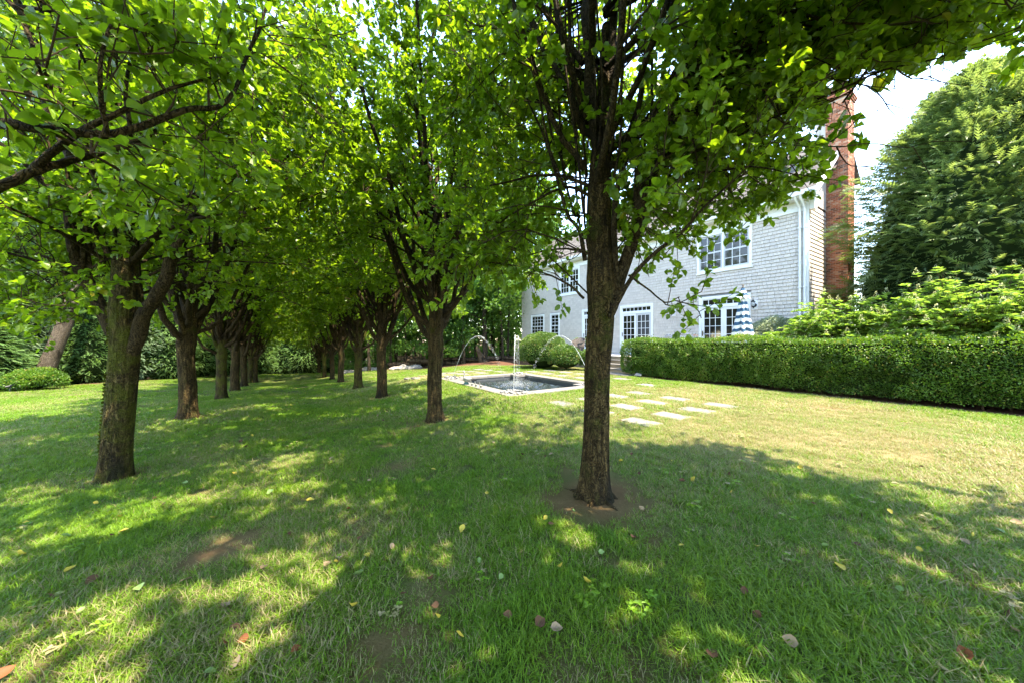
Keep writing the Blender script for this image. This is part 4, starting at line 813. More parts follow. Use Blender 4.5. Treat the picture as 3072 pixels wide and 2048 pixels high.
for P, r0, r1, kw in [
    ([z2(1790, 1200, zR), z2(1770, 1000, zR - .03), z2(1735, 820, zR - .06), z2(1715, 500, zR - .05), z2(1690, 150, zR - .1), z2(1720, -200, zR), z2(1760, -600, zR)], .072, .03, dict(sec=.3, t0=.6)),
    ([z2(1800, 1150, zR + .02), z2(1830, 950, zR + .03), z2(1850, 750, zR + .05), z2(1860, 400, zR + .05), z2(1880, 0, zR + .1), z2(1900, -500, zR + .2)], .075, .03, dict(sec=.4, t0=.5)),
    ([z2(1780, 1120, zR), z2(1740, 960, zR), z2(1660, 860, zR), z2(1560, 650, zR), z2(1430, 400, zR + .1), z2(1330, 200, zR + .2), z2(1230, -100, zR + .3)], .045, .015, dict(sec=.9, t0=.4)),
    ([z2(1600, 720, zR), z2(1590, 500, zR), z2(1575, 200, zR + .1), z2(1560, -200, zR + .1)], .026, .014, dict(sec=.3, t0=.6)),
    ([z2(1460, 450, zR + .1), z2(1450, 250, zR + .1), z2(1440, 0, zR + .1), z2(1420, -300, zR + .2)], .02, .01, dict(sec=.3, t0=.6)),
    ([pv(1395, 720, zR), z5(1890, 480, zR), z5(1950, 250, zR), z5(2040, 0, zR - .05), z2(2110, 1250, zR - .1), z2(2230, 1060, zR - .1), z2(2352, 950, zR - .15), z3(60, 850, zR - .2), z3(150, 650, zR - .2), z3(300, 490, zR - .3), z3(520, 330, zR - .4), z3(690, 120, zR - .5), z3(800, -100, zR - .6)], .07, .014, dict(sec=1.1, t0=.5, n=24)),
    ([z5(1900, 420, zR - .05), z2(1880, 1500, zR - .1), z2(1950, 1100, zR - .1), z2(2060, 700, zR - .1), z2(2100, 300, zR - .1), z2(2120, -100, zR - .1)], .03, .014, dict(sec=.5, t0=.55)),
    ([z2(2020, 1450, zR - .05), z2(2070, 1050, zR - .1), z2(2190, 700, zR - .1), z2(2330, 450, zR - .2), z3(120, 180, zR - .2), z3(200, -60, zR - .2)], .027, .012, dict(sec=.8, t0=.5)),
    ([z2(2150, 1180, zR), z2(2145, 900, zR), z2(2140, 550, zR + .1), z2(2150, 100, zR + .1)], .018, .01, dict(sec=.4, t0=.5)),
    ([z5(1850, 620, zR - .12), z5(2000, 350, zR - .2), z5(2170, 170, zR - .3), z5(2352, 30, zR - .4), z3(100, 1480, zR - .5), z3(300, 1290, zR - .6), z3(450, 1180, zR - .7)], .022, .006, dict(sec=1.0, t0=.45, n=18)),
    ([z5(1980, 330, zR - .2), z5(2130, 440, zR - .3), z5(2230, 520, zR - .35), z5(2330, 480, zR - .4)], .010, .004, dict(sec=1.5, t0=.3, slen=(.2, .45), n=10)),
    ([z3(40, 1200, zR - .2), z3(250, 1180, zR - .3), z3(500, 1150, zR - .4), z3(800, 1210, zR - .5)], .012, .004, dict(sec=1.2, t0=.2, slen=(.2, .5), n=12)),
    ([z3(60, 1050, zR - .2), z3(350, 960, zR - .3), z3(520, 860, zR - .4), z3(800, 740, zR - .5), z3(1130, 600, zR - .6), z3(1400, 480, zR - .7), z3(1700, 420, zR - .8), z3(2050, 290, zR - .9)], .014, .004, dict(sec=.75, t0=.1, slen=(.2, .5), n=18)),
    ([z3(690, 890, zR - .4), z3(850, 970, zR - .45), z3(1050, 1015, zR - .5), z3(1300, 990, zR - .5), z3(1530, 1020, zR - .5), z3(1780, 960, zR - .6)], .007, .002, dict(sec=.05, t0=.6, dens=0, n=12)),
    ([z3(1060, 1010, zR - .5), z3(1100, 1090, zR - .5), z3(1180, 1150, zR - .5), z3(1400, 1135, zR - .5)], .006, .002, dict(sec=.01, t0=.9, dens=0, n=9)),
    ([z3(1020, 980, zR - .5), z3(1150, 880, zR - .5), z3(1230, 800, zR - .5), z3(1330, 770, zR - .5), z3(1415, 700, zR - .5)], .005, .0015, dict(sec=.01, t0=.9, dens=0, n=9)),
    ([z2(1700, 1280, zR), z2(1500, 1210, zR + .1), z2(1300, 1220, zR + .2), z2(1020, 1280, zR + .4), z2(800, 1300, zR + .6)], .018, .005, dict(sec=1.1, t0=.35, slen=(.3, .7))),
    ([z2(1700, 1345, zR), z2(1560, 1290, zR + .05), z2(1350, 1380, zR + .1), z2(1100, 1530, zR + .3), z5(1000, 100, zR + .5)], .016, .005, dict(sec=.9, t0=.4, slen=(.3, .6))),
    ([z5(1680, 230, zR), z5(1640, 20, zR), z2(1560, 1480, zR + .05), z2(1480, 1200, zR + .1), z2(1400, 950, zR + .15), z2(1290, 700, zR + .2), z2(1230, 400, zR + .3)], .022, .008, dict(sec=.8, t0=.4)),
    ([z5(1670, 490, zR), z5(1600, 420, zR + .05), z5(1500, 360, zR + .1), z5(1350, 300, zR + .2), z5(1150, 260, zR + .5), z5(1000, 250, zR + .8)], .014, .004, dict(sec=1.5, t0=.2, slen=(.25, .6), n=16)),
    ([z5(1665, 160, zR), z5(1500, 150, zR + .1), z5(1300, 190, zR + .3), z5(1050, 260, zR + .6)], .012, .004, dict(sec=1.3, t0=.3, slen=(.25, .6), n=14)),
    ([z3(690, 60, zR - .5), z3(1000, 140, zR - .7), z3(1300, 170, zR - .8), z3(1600, 160, zR - .9), z3(1900, 60, zR - 1)], .010, .004, dict(sec=1.7, t0=.05, slen=(.25, .6), n=14)),
    ([z3(700, -20, zR - .5), z3(1100, -60, zR - .8), z3(1500, -80, zR - .9), z3(2100, -60, zR - 1.1), z3(2500, 20, zR - 1.2)], .012, .004, dict(sec=1.7, t0=.05, slen=(.3, .6), n=14)),
    ([z3(300, 490, zR - .3), z3(520, 560, zR - .45), z3(740, 620, zR - .5), z3(960, 640, zR - .6)], .008, .003, dict(sec=1.6, t0=.1, slen=(.2, .45), n=10)),
    ([z3(560, 300, zR - .5), z3(760, 330, zR - .6), z3(950, 420, zR - .7), z3(1090, 480, zR - .7)], .008, .003, dict(sec=1.6, t0=.1, slen=(.2, .5), n=10))]:
    t.limb(P, r0, r1, **{**dict(dens=1.4, size=.066, axis=ax, inner=.35), **kw})
for k in range(13):                                       # the rest of the crown, above and around
    a = k * 2.4 + .5; c_, s_ = math.cos(a), math.sin(a); hb = g.uniform(2.9, 4.2); R_ = g.uniform(1.3, 2.5) * (1.15 if c_ > .2 else 1); Ht = g.uniform(2.2, 4.4)
    t.limb([b + [c_ * .1, s_ * .1, hb], b + [c_ * R_ * .3, s_ * R_ * .3, hb + .6], b + [c_ * R_ * .7, s_ * R_ * .7, hb + Ht * .6], b + [c_ * R_, s_ * R_, hb + Ht]], .035, .01, 1.3, 12, 6, .3, (.4, 1.1), 1.15, .082, ax, .6)
for k in range(16):                                       # upright suckers
    a = g.uniform(0, 6.28); r = g.uniform(.12, .55); x, y = math.cos(a) * r, math.sin(a) * r; h0 = g.uniform(2.3, 3.4)
    t.wood.tube(smooth([b + [x * .6, y * .6, h0], b + [x, y, h0 + .6], b + [x * 1.2 + g.normal() * .1, y * 1.2 + g.normal() * .1, h0 + 2.2], b + [x * 1.3 + g.normal() * .2, y * 1.3 + g.normal() * .2, h0 + 3.6]], 10), np.linspace(.014, .006, 10), 5)
def fill(t, n, poly, zr, r0, starts, size, sec=1.5, dens=1.2):
    """side branches from the limbs out to spots where the photograph shows leaves"""
    g = t.g; xs = [q[0] for q in poly]
    for k in range(n):
        x = g.uniform(xs[0], xs[-1]); lo = np.interp(x, xs, [q[1] for q in poly]); hi = np.interp(x, xs, [q[2] for q in poly]); y = hi + (lo - hi) * g.uniform() ** .8; e = pix(x, y, g.uniform(*zr))
        s0 = min(starts, key=lambda q: np.linalg.norm((q - e) * [1, 1, .6]) + g.uniform(0, .5)); m_ = (s0 + e) / 2 + [0, 0, .22] + g.normal(size=3) * .08; L = np.linalg.norm(e - s0)
        t.limb([s0, m_, e], r0, .004, sec, 8, 5, max(.1, 1 - 1.1 / L), (.2, .5), dens, size)
sr = [pix(1783 + 40 * k, 900 - 110 * k, zR - .06 * k) for k in range(8)] + [pix(1800, 760 - 110 * k, zR) for k in range(8)]
fill(t, 30, [(1930, 900, 500), (2000, 860, 300), (2110, 720, 200), (2300, 660, 100), (2430, 560, 60), (2600, 300, 0), (2800, 150, -40), (3000, 90, -80)], (zR - 1.0, zR + .5), .009, sr, .074)
fill(t, 36, [(1860, 780, 300), (1960, 800, 300), (2100, 720, 280), (2220, 660, 260), (2360, 600, 250)], (zR - .3, zR + .9), .009, sr, .066)
fill(t, 28, [(1270, 840, 0), (1450, 890, 60), (1600, 900, 100), (1740, 900, 150)], (zR + .2, zR + 1.8), .009, sr, .074)
for k in range(7):                                        # boughs reaching out over the lawn, towards the house
    a = -1.3 + 2.2 * k / 6; c_, s_ = math.cos(a), math.sin(a); hb = g.uniform(3.6, 4.6); R_ = g.uniform(3.4, 4.6)
    t.limb([b + [c_ * .1, s_ * .1, hb], b + [c_ * R_ * .3, s_ * R_ * .3, hb + .7], b + [c_ * R_ * .7, s_ * R_ * .7, hb + 1.3], b + [c_ * R_, s_ * R_, hb + g.uniform(1.2, 2.2)]], .035, .008, 1.3, 14, 6, .35, (.4, 1.0), 1.1, .082, ax, .6)
def _pruned(P):   # the crown lifts towards the open sky on the house side
    z = np.maximum(P[:, 0] * SN + P[:, 1] * CS, .05); x = CX + F * (P[:, 0] * CS - P[:, 1] * SN) / z; y = HZ - F * (P[:, 2] - EYE) / z
    return ~((z > .1) & (((x > 2465) & (y > 195) & (y < 490)) | ((x > 2530) & (y > np.interp(x, [2530, 2700, 2850, 3072, 4000], [195, 200, 180, 150, 60])))))
root = thing('pear_tree', 'pear tree nearest the camera on the right, with dark slender mossy trunk before the house', 'tree', b, 0, 'pear trees of the alley')
obj('trunk', shift(tr, b), root, mat=M['pear_bark']); obj('limbs', shift(t.wood, b), root, mat=M['limb_bark']); obj('twigs', shift(t.twig, b), root, mat=M['twig'])
obj('crown', finish_tree(root, t, T10, b, 300, mixed=2.9, keep=_pruned), root, kind='stuff')

# --- the nearest tree on the left
zL = rowz(262 * K3, VL); b = treeL[0].copy(); b[2] = g1(b[0], b[1]); t = Tree(202); ax = np.array([b[0] + .15, b[1], 0]); g = t.g
tp = smooth([b - [0, 0, .06], z4(815, 1400, zL), z4(850, 1000, zL), z4(880, 650, zL), z4(875, 450, zL), z4(868, 150, zL), z6(150, 300, zL)], 100)
hr = np.interp(np.linspace(0, 1, 100), [0, .12, .4, .56, .62, .75, 1], [.16, .14, .136, .17, .15, .125, .09])
tr = trunk_geo(tp, hr, 96, 9, 1.0, .22)
for P, r0, r1, kw in [
    ([z4(860, 900, zL), z4(800, 760, zL), z4(720, 620, zL), z4(640, 440, zL - .05), z4(545, 270, zL - .1), z4(500, 120, zL - .15), z4(470, -150, zL - .2)], .115, .06, dict(sec=.2, t0=.6, n=20, sides=12)),
    ([z4(560, 320, zL - .1), z4(575, 120, zL - .1), z4(560, -150, zL - .1), z1(480, 1300, zL - .1), z1(450, 900, zL - .1)], .042, .02, dict(sec=.4, t0=.5)),
    ([z4(610, 330, zL - .05), z4(615, 100, zL - .05), z4(630, -200, zL), z1(600, 1200, zL), z1(590, 700, zL)], .045, .02, dict(sec=.4, t0=.5)),
    ([z4(700, 400, zL + .1), z4(725, 250, zL + .1), z4(715, 50, zL + .1), z1(700, 1300, zL + .1)], .024, .012, dict(sec=.4, t0=.5)),
    ([z4(880, 900, zL), z4(950, 740, zL - .02), z4(1010, 570, zL - .05), z4(1110, 420, zL - .1), z4(1190, 200, zL - .1), z6(520, 430, zL - .1), z6(580, 300, zL - .1), z6(575, 120, zL), z6(560, -200, zL)], .125, .05, dict(sec=.25, t0=.6, n=24, sides=12)),
    ([z6(150, 700, zL - .05), z6(210, 660, zL - .12), z6(260, 600, zL - .2), z6(350, 490, zL - .25), z6(480, 370, zL - .3), z6(600, 260, zL - .35), z6(690, 140, zL - .4), z6(780, -60, zL - .5)], .06, .02, dict(sec=.8, t0=.5, n=18, sides=10)),
    ([z6(370, 515, zL - .27), z6(520, 460, zL - .4), z6(700, 430, zL - .5), z6(830, 415, zL - .6), z6(940, 275, zL - .7), z6(1080, 225, zL - .8), z6(1200, 200, zL - .9)], .032, .007, dict(sec=1.2, t0=.35, n=20, slen=(.3, .75))),
    ([z6(420, 640, zL - .1), z6(560, 595, zL - .1), z6(700, 575, zL), z6(860, 600, zL)], .014, .005, dict(sec=1.2, t0=.3, slen=(.25, .6))),
    ([z6(290, 420, zL - .1), z6(370, 290, zL - .15), z6(470, 160, zL - .2), z6(540, 20, zL - .2), z6(600, -250, zL - .2)], .052, .02, dict(sec=.5, t0=.5)),
    ([z6(150, 330, zL), z6(120, 100, zL), z6(100, -200, zL), z6(80, -600, zL)], .10, .04, dict(sec=.4, t0=.5, sides=12)),
    ([z6(230, 420, zL - .1), z6(245, 200, zL - .1), z6(260, -50, zL - .1), z6(270, -500, zL - .1)], .085, .04, dict(sec=.4, t0=.5, sides=12)),
    ([z4(760, 180, zL - .1), z4(680, 60, zL - .2), z4(600, -60, zL - .3), z1(380, 1380, zL - .5), z1(200, 1300, zL - .7), z1(60, 1250, zL - .9)], .045, .012, dict(sec=1.0, t0=.4, n=16)),
    ([z4(600, 420, zL - .1), z4(450, 330, zL - .2), z4(380, 280, zL - .3), z4(350, 180, zL - .4), z4(150, 60, zL - .6)], .014, .005, dict(sec=1.5, t0=.1, slen=(.25, .6))),
    ([z4(560, 450, zL), z4(400, 420, zL - .1), z4(250, 320, zL - .2), z4(60, 240, zL - .4), z4(-150, 220, zL - .5)], .014, .004, dict(sec=1.6, t0=.1, slen=(.3, .65))),
    ([z4(640, 560, zL + .1), z4(500, 560, zL), z4(300, 560, zL + .1), z4(80, 520, zL + .2), z4(-200, 480, zL + .2)], .016, .004, dict(sec=1.7, t0=.1, slen=(.3, .6), up=0.0)),
    ([z4(900, 350, zL + .2), z4(1000, 300, zL + .6), z4(1150, 350, zL + 1.0), z4(1350, 450, zL + 1.4)], .018, .005, dict(sec=1.2, t0=.3, slen=(.3, .6)))]:
    t.limb(P, r0 * .7, r1 * .8, **{**dict(dens=1.35, size=.072, axis=ax, inner=.85), **kw})
for k in range(15):
    a = k * 2.4 + .2; c_, s_ = math.cos(a), math.sin(a); hb = g.uniform(2.8, 4.0); R_ = g.uniform(1.5, 2.7); Ht = g.uniform(1.6, 4.4)
    t.limb([b + [c_ * .15, s_ * .15, hb], b + [c_ * R_ * .3, s_ * R_ * .3, hb + .6], b + [c_ * R_ * .7, s_ * R_ * .7, hb + Ht * .6], b + [c_ * R_, s_ * R_, hb + Ht]], .045, .01, 1.3, 12, 6, .3, (.4, 1.1), 1.1, .085, ax, .7)
for k in range(8):
    a = k * .785 + .3; c_, s_ = math.cos(a), math.sin(a); hb = g.uniform(2.3, 2.9); R_ = g.uniform(1.8, 2.6)
    t.limb([b + [c_ * .15, s_ * .15, hb], b + [c_ * R_ * .4, s_ * R_ * .4, hb + .3], b + [c_ * R_, s_ * R_, hb + g.uniform(.0, .5)]], .022, .006, 1.3, 12, 6, .35, (.35, .8), 1.1, .08, ax, .8, up=.1)
sl_ = [pix(380, 700 - 80 * k, zL) for k in range(8)] + [pix(420 + 35 * k, 800 - 75 * k, zL - .05 * k) for k in range(10)] + [pix(300 - 14 * k, 820 - 80 * k, zL - .05 * k) for k in range(8)]
fill(t, 40, [(430, 780, 0), (650, 700, 0), (850, 640, 0), (1050, 560, 0)], (zL - 1.4, zL + 1.0), .009, sl_, .08)
fill(t, 26, [(-100, 950, 100), (150, 960, 100), (310, 900, 100)], (zL - 1.0, zL + .8), .009, sl_, .08)
root = thing('pear_tree', 'thick mossy pear tree nearest the camera on the left, forking into heavy limbs', 'tree', b, 0, 'pear trees of the alley')
obj('trunk', shift(tr, b), root, mat=M['pear_bark_mossy']); obj('limbs', shift(t.wood, b), root, mat=M['limb_bark']); obj('twigs', shift(t.twig, b), root, mat=M['twig'])
obj('crown', finish_tree(root, t, T10, b, 0, mixed=3.4), root, kind='stuff')
ge = Geo(); m = 6500; ts = g.beta(1.0, 1.6, m); i = (ts * 62).astype(int); rgt = np.array([CS, -SN, 0]); fwd = np.array([SN, CS, 0]); an = g.normal(size=m) * .45 + math.pi * .93
dv_ = np.cos(an)[:, None] * rgt - np.abs(np.sin(an))[:, None] * fwd * np.sign(g.normal(size=m) + .9)[:, None]; Pm = tp[i] + dv_ * (hr[i] * (1.02 + .22 * np.exp(-ts * 20)))[:, None]
kp = vnoise(Pm * 5, 77) + .35 * (np.cos(an) < -.7) > .12; scatter(ge, T2, Pm[kp] - b, (dv_ + g.normal(size=(m, 3)) * .7 - [0, 0, .3])[kp], (dv_ + g.normal(size=(m, 3)) * .6)[kp], g.uniform(.012, .036, kp.sum()), g.uniform(size=kp.sum()))
obj('moss', ge, root, mat=M['moss'], kind='stuff')

# --- the tree just out of frame on the left, whose boughs reach across the upper left of the view
b = np.array([VL, 1.9, 0.0]); b[2] = g1(b[0], b[1]); t = Tree(303); ax = np.array([b[0], b[1], 0]); g = t.g; q = 1.55
tp = smooth([b - [0, 0, .05], b + [0, 0, 1.0], b + [.02, .02, 1.9], b + [0, .05, 3.2]], 40); tr = trunk_geo(tp, np.interp(np.linspace(0, 1, 40), [0, .5, .6, 1], [.2, .17, .19, .11]), 40, 4, 1, .3)
for P, r0, r1, kw in [
    ([b + [0, 0, 1.75], z1(-500, 870, q), z1(0, 858, q), z1(250, 885, q), z1(450, 910, q + .05), z1(700, 928, q + .1), z1(900, 898, q + .15), z1(1100, 822, q + .2), z1(1300, 752, q + .3), z1(1500, 740, q + .4), z1(1630, 610, q + .5), z1(1700, 390, q + .6), z1(1790, 200, q + .7), z1(1850, 0, q + .8)], .026, .007, dict(sec=1.0, t0=.25, n=34, slen=(.25, .6), sides=10)),
    ([b + [0, 0, 1.6], z1(-450, 1420, q + .1), z1(0, 1290, q + .15), z1(250, 1180, q + .2), z1(500, 1105, q + .25), z1(750, 1040, q + .3), z1(960, 975, q + .4), z1(1100, 880, q + .5)], .028, .010, dict(sec=.7, t0=.4, n=24, slen=(.25, .55), sides=10)),
    ([z1(230, 1165, q + .2), z1(420, 1000, q + .15), z1(640, 860, q + .1), z1(850, 765, q + .1), z1(1050, 665, q + .2), z1(1250, 592, q + .3), z1(1580, 505, q + .4)], .018, .006, dict(sec=1.1, t0=.2, n=22, slen=(.2, .5), sides=8)),
    ([z1(740, 920, q + .1), z1(690, 640, q), z1(710, 350, q), z1(790, 100, q + .1), z1(850, -80, q + .1)], .010, .005, dict(sec=1.1, t0=.1, slen=(.2, .45), n=14)),
    ([z1(900, 940, q + .2), z1(870, 600, q + .2), z1(930, 330, q + .25), z1(1040, 60, q + .3)], .010, .005, dict(sec=1.1, t0=.1, slen=(.2, .45), n=14)),
    ([z1(-300, -200, q), z1(60, 0, q), z1(200, 250, q), z1(250, 420, q), z1(320, 600, q + .1), z1(400, 720, q + .1)], .012, .004, dict(sec=1.1, t0=.1, slen=(.2, .5), n=16)),
    ([z1(100, 40, q + .3), z1(350, 80, q + .3), z1(700, 160, q + .4), z1(1000, 280, q + .5), z1(1160, 380, q + .6)], .010, .004, dict(sec=1.1, t0=.1, slen=(.2, .5), n=16)),
    ([z1(-400, -300, q), z1(270, 0, q + .2), z1(480, 220, q + .3), z1(640, 560, q + .4), z1(740, 780, q + .5)], .010, .004, dict(sec=1.0, t0=.2, slen=(.2, .5), n=14)),
    ([z1(480, 1110, q + .3), z1(300, 700, q + .5), z1(250, 300, q + .7), z1(300, -100, q + .8)], .012, .005, dict(sec=1.3, t0=.2, slen=(.25, .55), n=12))]:
    t.limb(P, r0, r1, **{**dict(dens=1.4, size=.066), **kw})
for k in range(12):
    a = k * 2.4 + .9; c_, s_ = math.cos(a), math.sin(a); hb = g.uniform(2.4, 3.6); R_ = g.uniform(1.6, 2.6); Ht = g.uniform(2.0, 4.4)
    t.limb([b + [c_ * .1, s_ * .1, hb], b + [c_ * R_ * .3, s_ * R_ * .3, hb + .8], b + [c_ * R_ * .7, s_ * R_ * .7, hb + Ht * .65], b + [c_ * R_, s_ * R_, hb + Ht]], .045, .01, 1.1, 12, 6, .3, (.4, 1.1), 1.0, .088, ax, .7)
root = thing('pear_tree', 'pear tree outside the left edge whose bare boughs cross the upper left corner', 'tree', b, 0, 'pear trees of the alley')
obj('trunk', shift(tr, b), root, mat=M['pear_bark_mossy']); obj('limbs', shift(t.wood, b), root, mat=M['limb_bark']); obj('twigs', shift(t.twig, b), root, mat=M['twig'])
def _clear(P):   # keep foliage off the lens: nothing closer than 0.9 m in front of the eye
    return np.linalg.norm(P - np.array([0, 0, EYE]), axis=1) > 1.0
obj('crown', finish_tree(root, t, T10, b, 300, keep=_clear, mixed=2.2), root, kind='stuff')

# --- the other trees of the two rows share three builds
VAR = []
for k in range(3):
    t = pear_generic(400 + k, .088, 17, 1.3, [1.12, 1.2, 1.08][k]); gq = t.g
    tp = smooth([(0, 0, -.08), (gq.normal() * .02, gq.normal() * .02, .7), (gq.normal() * .03, gq.normal() * .03, 1.4), (0, 0, 1.85), (gq.normal() * .05, gq.normal() * .05, 2.9)], 60)
    tr = trunk_geo(tp, np.interp(np.linspace(0, 1, 60), [0, .1, .45, .58, .66, 1], [.165, .148, .138, .158, .145, .11]), 40, 20 + k, 1.2, .5)
    tr.add(*[np.concatenate([q]) for q in tube(smooth([(0, 0, 1.6), (.16, .06, 1.9), (.36, .14, 2.6), (.45, .2, 3.9)], 14), np.linspace(.068, .03, 14), 10)])
    tr.add(*tube(smooth([(0, 0, 1.65), (-.15, .09, 1.95), (-.32, .15, 2.6), (-.4, .2, 3.8)], 14), np.linspace(.065, .03, 14), 10))
    VAR.append((tr.mesh('trunk', M['pear_bark'] if k != 1 else M['pear_bark_mossy']), t.wood.mesh('limbs', M['limb_bark']), t.twig.mesh('twigs', M['twig']), finish_tree(None, t, T4)))
def pear_copy(p, k, rot, s, label):
    root = thing('pear_tree', label, 'tree', (p[0], p[1], g1(p[0], p[1])), rot, 'pear trees of the alley', s)
    for nm, me in zip(('trunk', 'limbs', 'twigs', 'crown'), VAR[k]): obj(nm, me, root, kind='stuff' if nm == 'crown' else None)
for i, p in enumerate(treeR[1:], 1): pear_copy(p, [1, 0, 2][i % 3], [0.4, 2.0, 5.2, 3.6, 1.1, 4.4, .2, 2.7][i], [1, .98, .95, 1, .98, .93, .95, .85][i], f'{ORD[i]} pear tree from the camera in the right row' + (', just left of the fountain' if i == 1 else ''))
for i, p in enumerate(treeL[1:], 1): pear_copy(p, [2, 0, 1][i % 3], [0.4, 4.0, 1.2, 2.6, 5.1, 3.4, .9][i], [1, 1.1, .98, 1.05, 1.0, .95, .92][i], f'{ORD[i]} pear tree from the camera in the left row')
pear_copy((VR + .5, -2.3, 0), 2, 1.0, 1.3, 'pear tree of the right row standing behind the camera'); pear_copy((VL, -2.3, 0), 0, 2.0, 1.0, 'pear tree of the left row standing behind the camera')

# ================================================================ CLIPPED HEDGE, BUSHES
def shell_bush(seed, fn, n, tpl, size, spread=.05, upn=.5, sprig=False):
    """fn(g, n) -> surface points and outward normals; leaves sit in a ragged layer over them"""
    g = np.random.default_rng(seed); P, Nn = fn(g, n); dn = fbm(P * 3.1, 2, seed); P = P + Nn * (dn * .07 - np.abs(g.normal(size=n)) * spread)[:, None] + g.normal(size=(n, 3)) * .012
    D = Nn * .8 + g.normal(size=(n, 3)) * .8; L = g.normal(size=(n, 3)) * .6 + Nn * .3; L[:, 2] += upn
    if sprig: q = g.uniform(size=n) < .05; P[q] += Nn[q] * (np.clip(vnoise(P[q] * 9, 6), 0, 1) * .14)[:, None]; P[(fbm(P * 1.5, 2, 55) > .62) & (P[:, 2] < .75)] += Nn[0] * 0 + [.16, 0, 0]
    rn = np.clip(.45 + .35 * dn + .22 * vnoise(P * 1.1, seed + 9) + g.normal(size=n) * .22, 0, .95); rn[g.uniform(size=n) < .025] = 1
    return scatter(Geo(), tpl, P, D, L, size * g.uniform(.7, 1.3, n), rn)
HVa, HVb, HUa, HUb, HH = 11.95, 13.25, -6.0, 10.0, 1.52
def hedge_fn(g, n):
    # rounded rectangle section swept along the alley direction, rounded far end
    u = HUa + (HUb - HUa) * g.uniform(size=n) ** .72; s = g.uniform(size=n); w = HVb - HVa; r = .25; a = np.zeros(n); z = np.zeros(n); nx = np.zeros(n); nz = np.zeros(n)
    f = s < .58; q = s[f] / .58; z[f] = .10 + q * (HH - .10 - r); a[f] = HVa - .10 * np.sin(q * 3.0) + .06; nx[f] = -1
    f = (s >= .58) & (s < .68); q = (s[f] - .58) / .10 * math.pi / 2; a[f] = HVa + .06 + r - r * np.cos(q); z[f] = HH - r + r * np.sin(q); nx[f] = -np.cos(q); nz[f] = np.sin(q)
    f = (s >= .68) & (s < .9); q = (s[f] - .68) / .22; a[f] = HVa + r + q * (w - 2 * r); z[f] = HH; nz[f] = 1
    f = s >= .9; q = (s[f] - .9) / .1; a[f] = HVb; z[f] = .1 + q * (HH - .2); nx[f] = 1
    P = np.stack([a, u, z], 1); Nn = np.stack([nx, np.zeros(n), nz], 1)
    e = np.clip((u - (HUb - .8)) / .8, 0, 1); c = np.array([(HVa + HVb) / 2, 0, .6]); k = np.sqrt(np.clip(1 - e * e * .96, .05, 1)); P[:, 0] = c[0] + (P[:, 0] - c[0]) * k; P[:, 2] = .2 + (P[:, 2] - .2) * (.45 + .55 * k); Nn[:, 1] += e * 1.2
    P[:, 2] += .05 * vnoise(P * [.6, .6, 0], 9); P[:, 0] += .07 * vnoise(P * [0, .8, 1.1], 10)
    return P, norm(Nn)
hb_ = thing('clipped_hedge', 'long waist high clipped green hedge along the right of the lawn', 'hedge', ((HVa + HVb) / 2, (HUa + HUb) / 2, 0)); o0 = np.array(hb_.location)
ge = Geo()
for (a, b_, z0, z1_) in ((HVa + .20, HVb - .12, .12, HH - .14),): ge.box(np.array((a, HUa, z0)) - o0, np.array((b_, HUb - .75, z1_)) - o0)
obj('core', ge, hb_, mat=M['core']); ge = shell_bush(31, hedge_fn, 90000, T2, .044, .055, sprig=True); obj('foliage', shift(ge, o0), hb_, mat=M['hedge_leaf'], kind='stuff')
ge = Geo(); gr = np.random.default_rng(3)
for k in range(46):
    u = HUa + .3 + k * (HUb - HUa - .9) / 46; x = gr.uniform(HVa + .3, HVb - .3); ge.tube(smooth([(x, u, -.05), (x + gr.normal() * .05, u + gr.normal() * .05, .3), (x + gr.normal() * .12, u + gr.normal() * .12, .8)], 6) - o0, [.022, .02, .018, .015, .012, .008], 5)
obj('stems', ge, hb_, mat=M['twig'])
def dome_fn(rx, ry, rz, z0):
    def f(g, n):
        d = norm(g.normal(size=(n, 3))); d[:, 2] = np.where(d[:, 2] < -.45, -d[:, 2], d[:, 2]); return d * [rx, ry, rz] + [0, 0, z0], norm(d / [rx, ry, rz])
    return f
def dome(name, label, p, rx, ry, rz, n, mat, tpl, size, z0, cat='bush', core=.82, spread=.06):
    r = thing(name, label, cat, p); ge = Geo(); a = np.linspace(0, math.pi, 9); ge.lathe([(max(.001, math.sin(q) * core), -math.cos(q) * core) for q in a], 16); ge.V = [v * np.array([rx, ry, rz], np.float32) + np.array([0, 0, z0], np.float32) for v in ge.V]
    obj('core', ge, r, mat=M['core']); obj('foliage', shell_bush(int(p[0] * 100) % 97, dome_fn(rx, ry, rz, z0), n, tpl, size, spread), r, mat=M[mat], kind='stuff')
    ge = Geo(); ge.tube([(0, 0, -.1), (.02, 0, .3), (0, .02, .7 * rz)], [.05, .04, .03], 6); obj('stem', ge, r, mat=M['twig']); return r
p = gpix(1628, 1102); dome('round_bush', 'large round clipped bush before the far end of the house', (p[0], p[1], 0), 1.28, 1.28, 1.02, 26000, 'bush_leaf', T2, .048, .84)
p = gpix(1697, 1109); dome('low_bush', 'lower loose green bush right of the large round bush', (p[0] + .2, p[1] + .2, 0), .95, .8, .62, 12000, 'bush_leaf', T4, .06, .58, spread=.12)
p = pix(1775, 1085, 16.6); dome('low_bush', 'low green bush hidden behind the near trunk', (p[0], p[1], 0), .6, .6, .55, 6000, 'bush_leaf', T4, .06, .5, spread=.12)

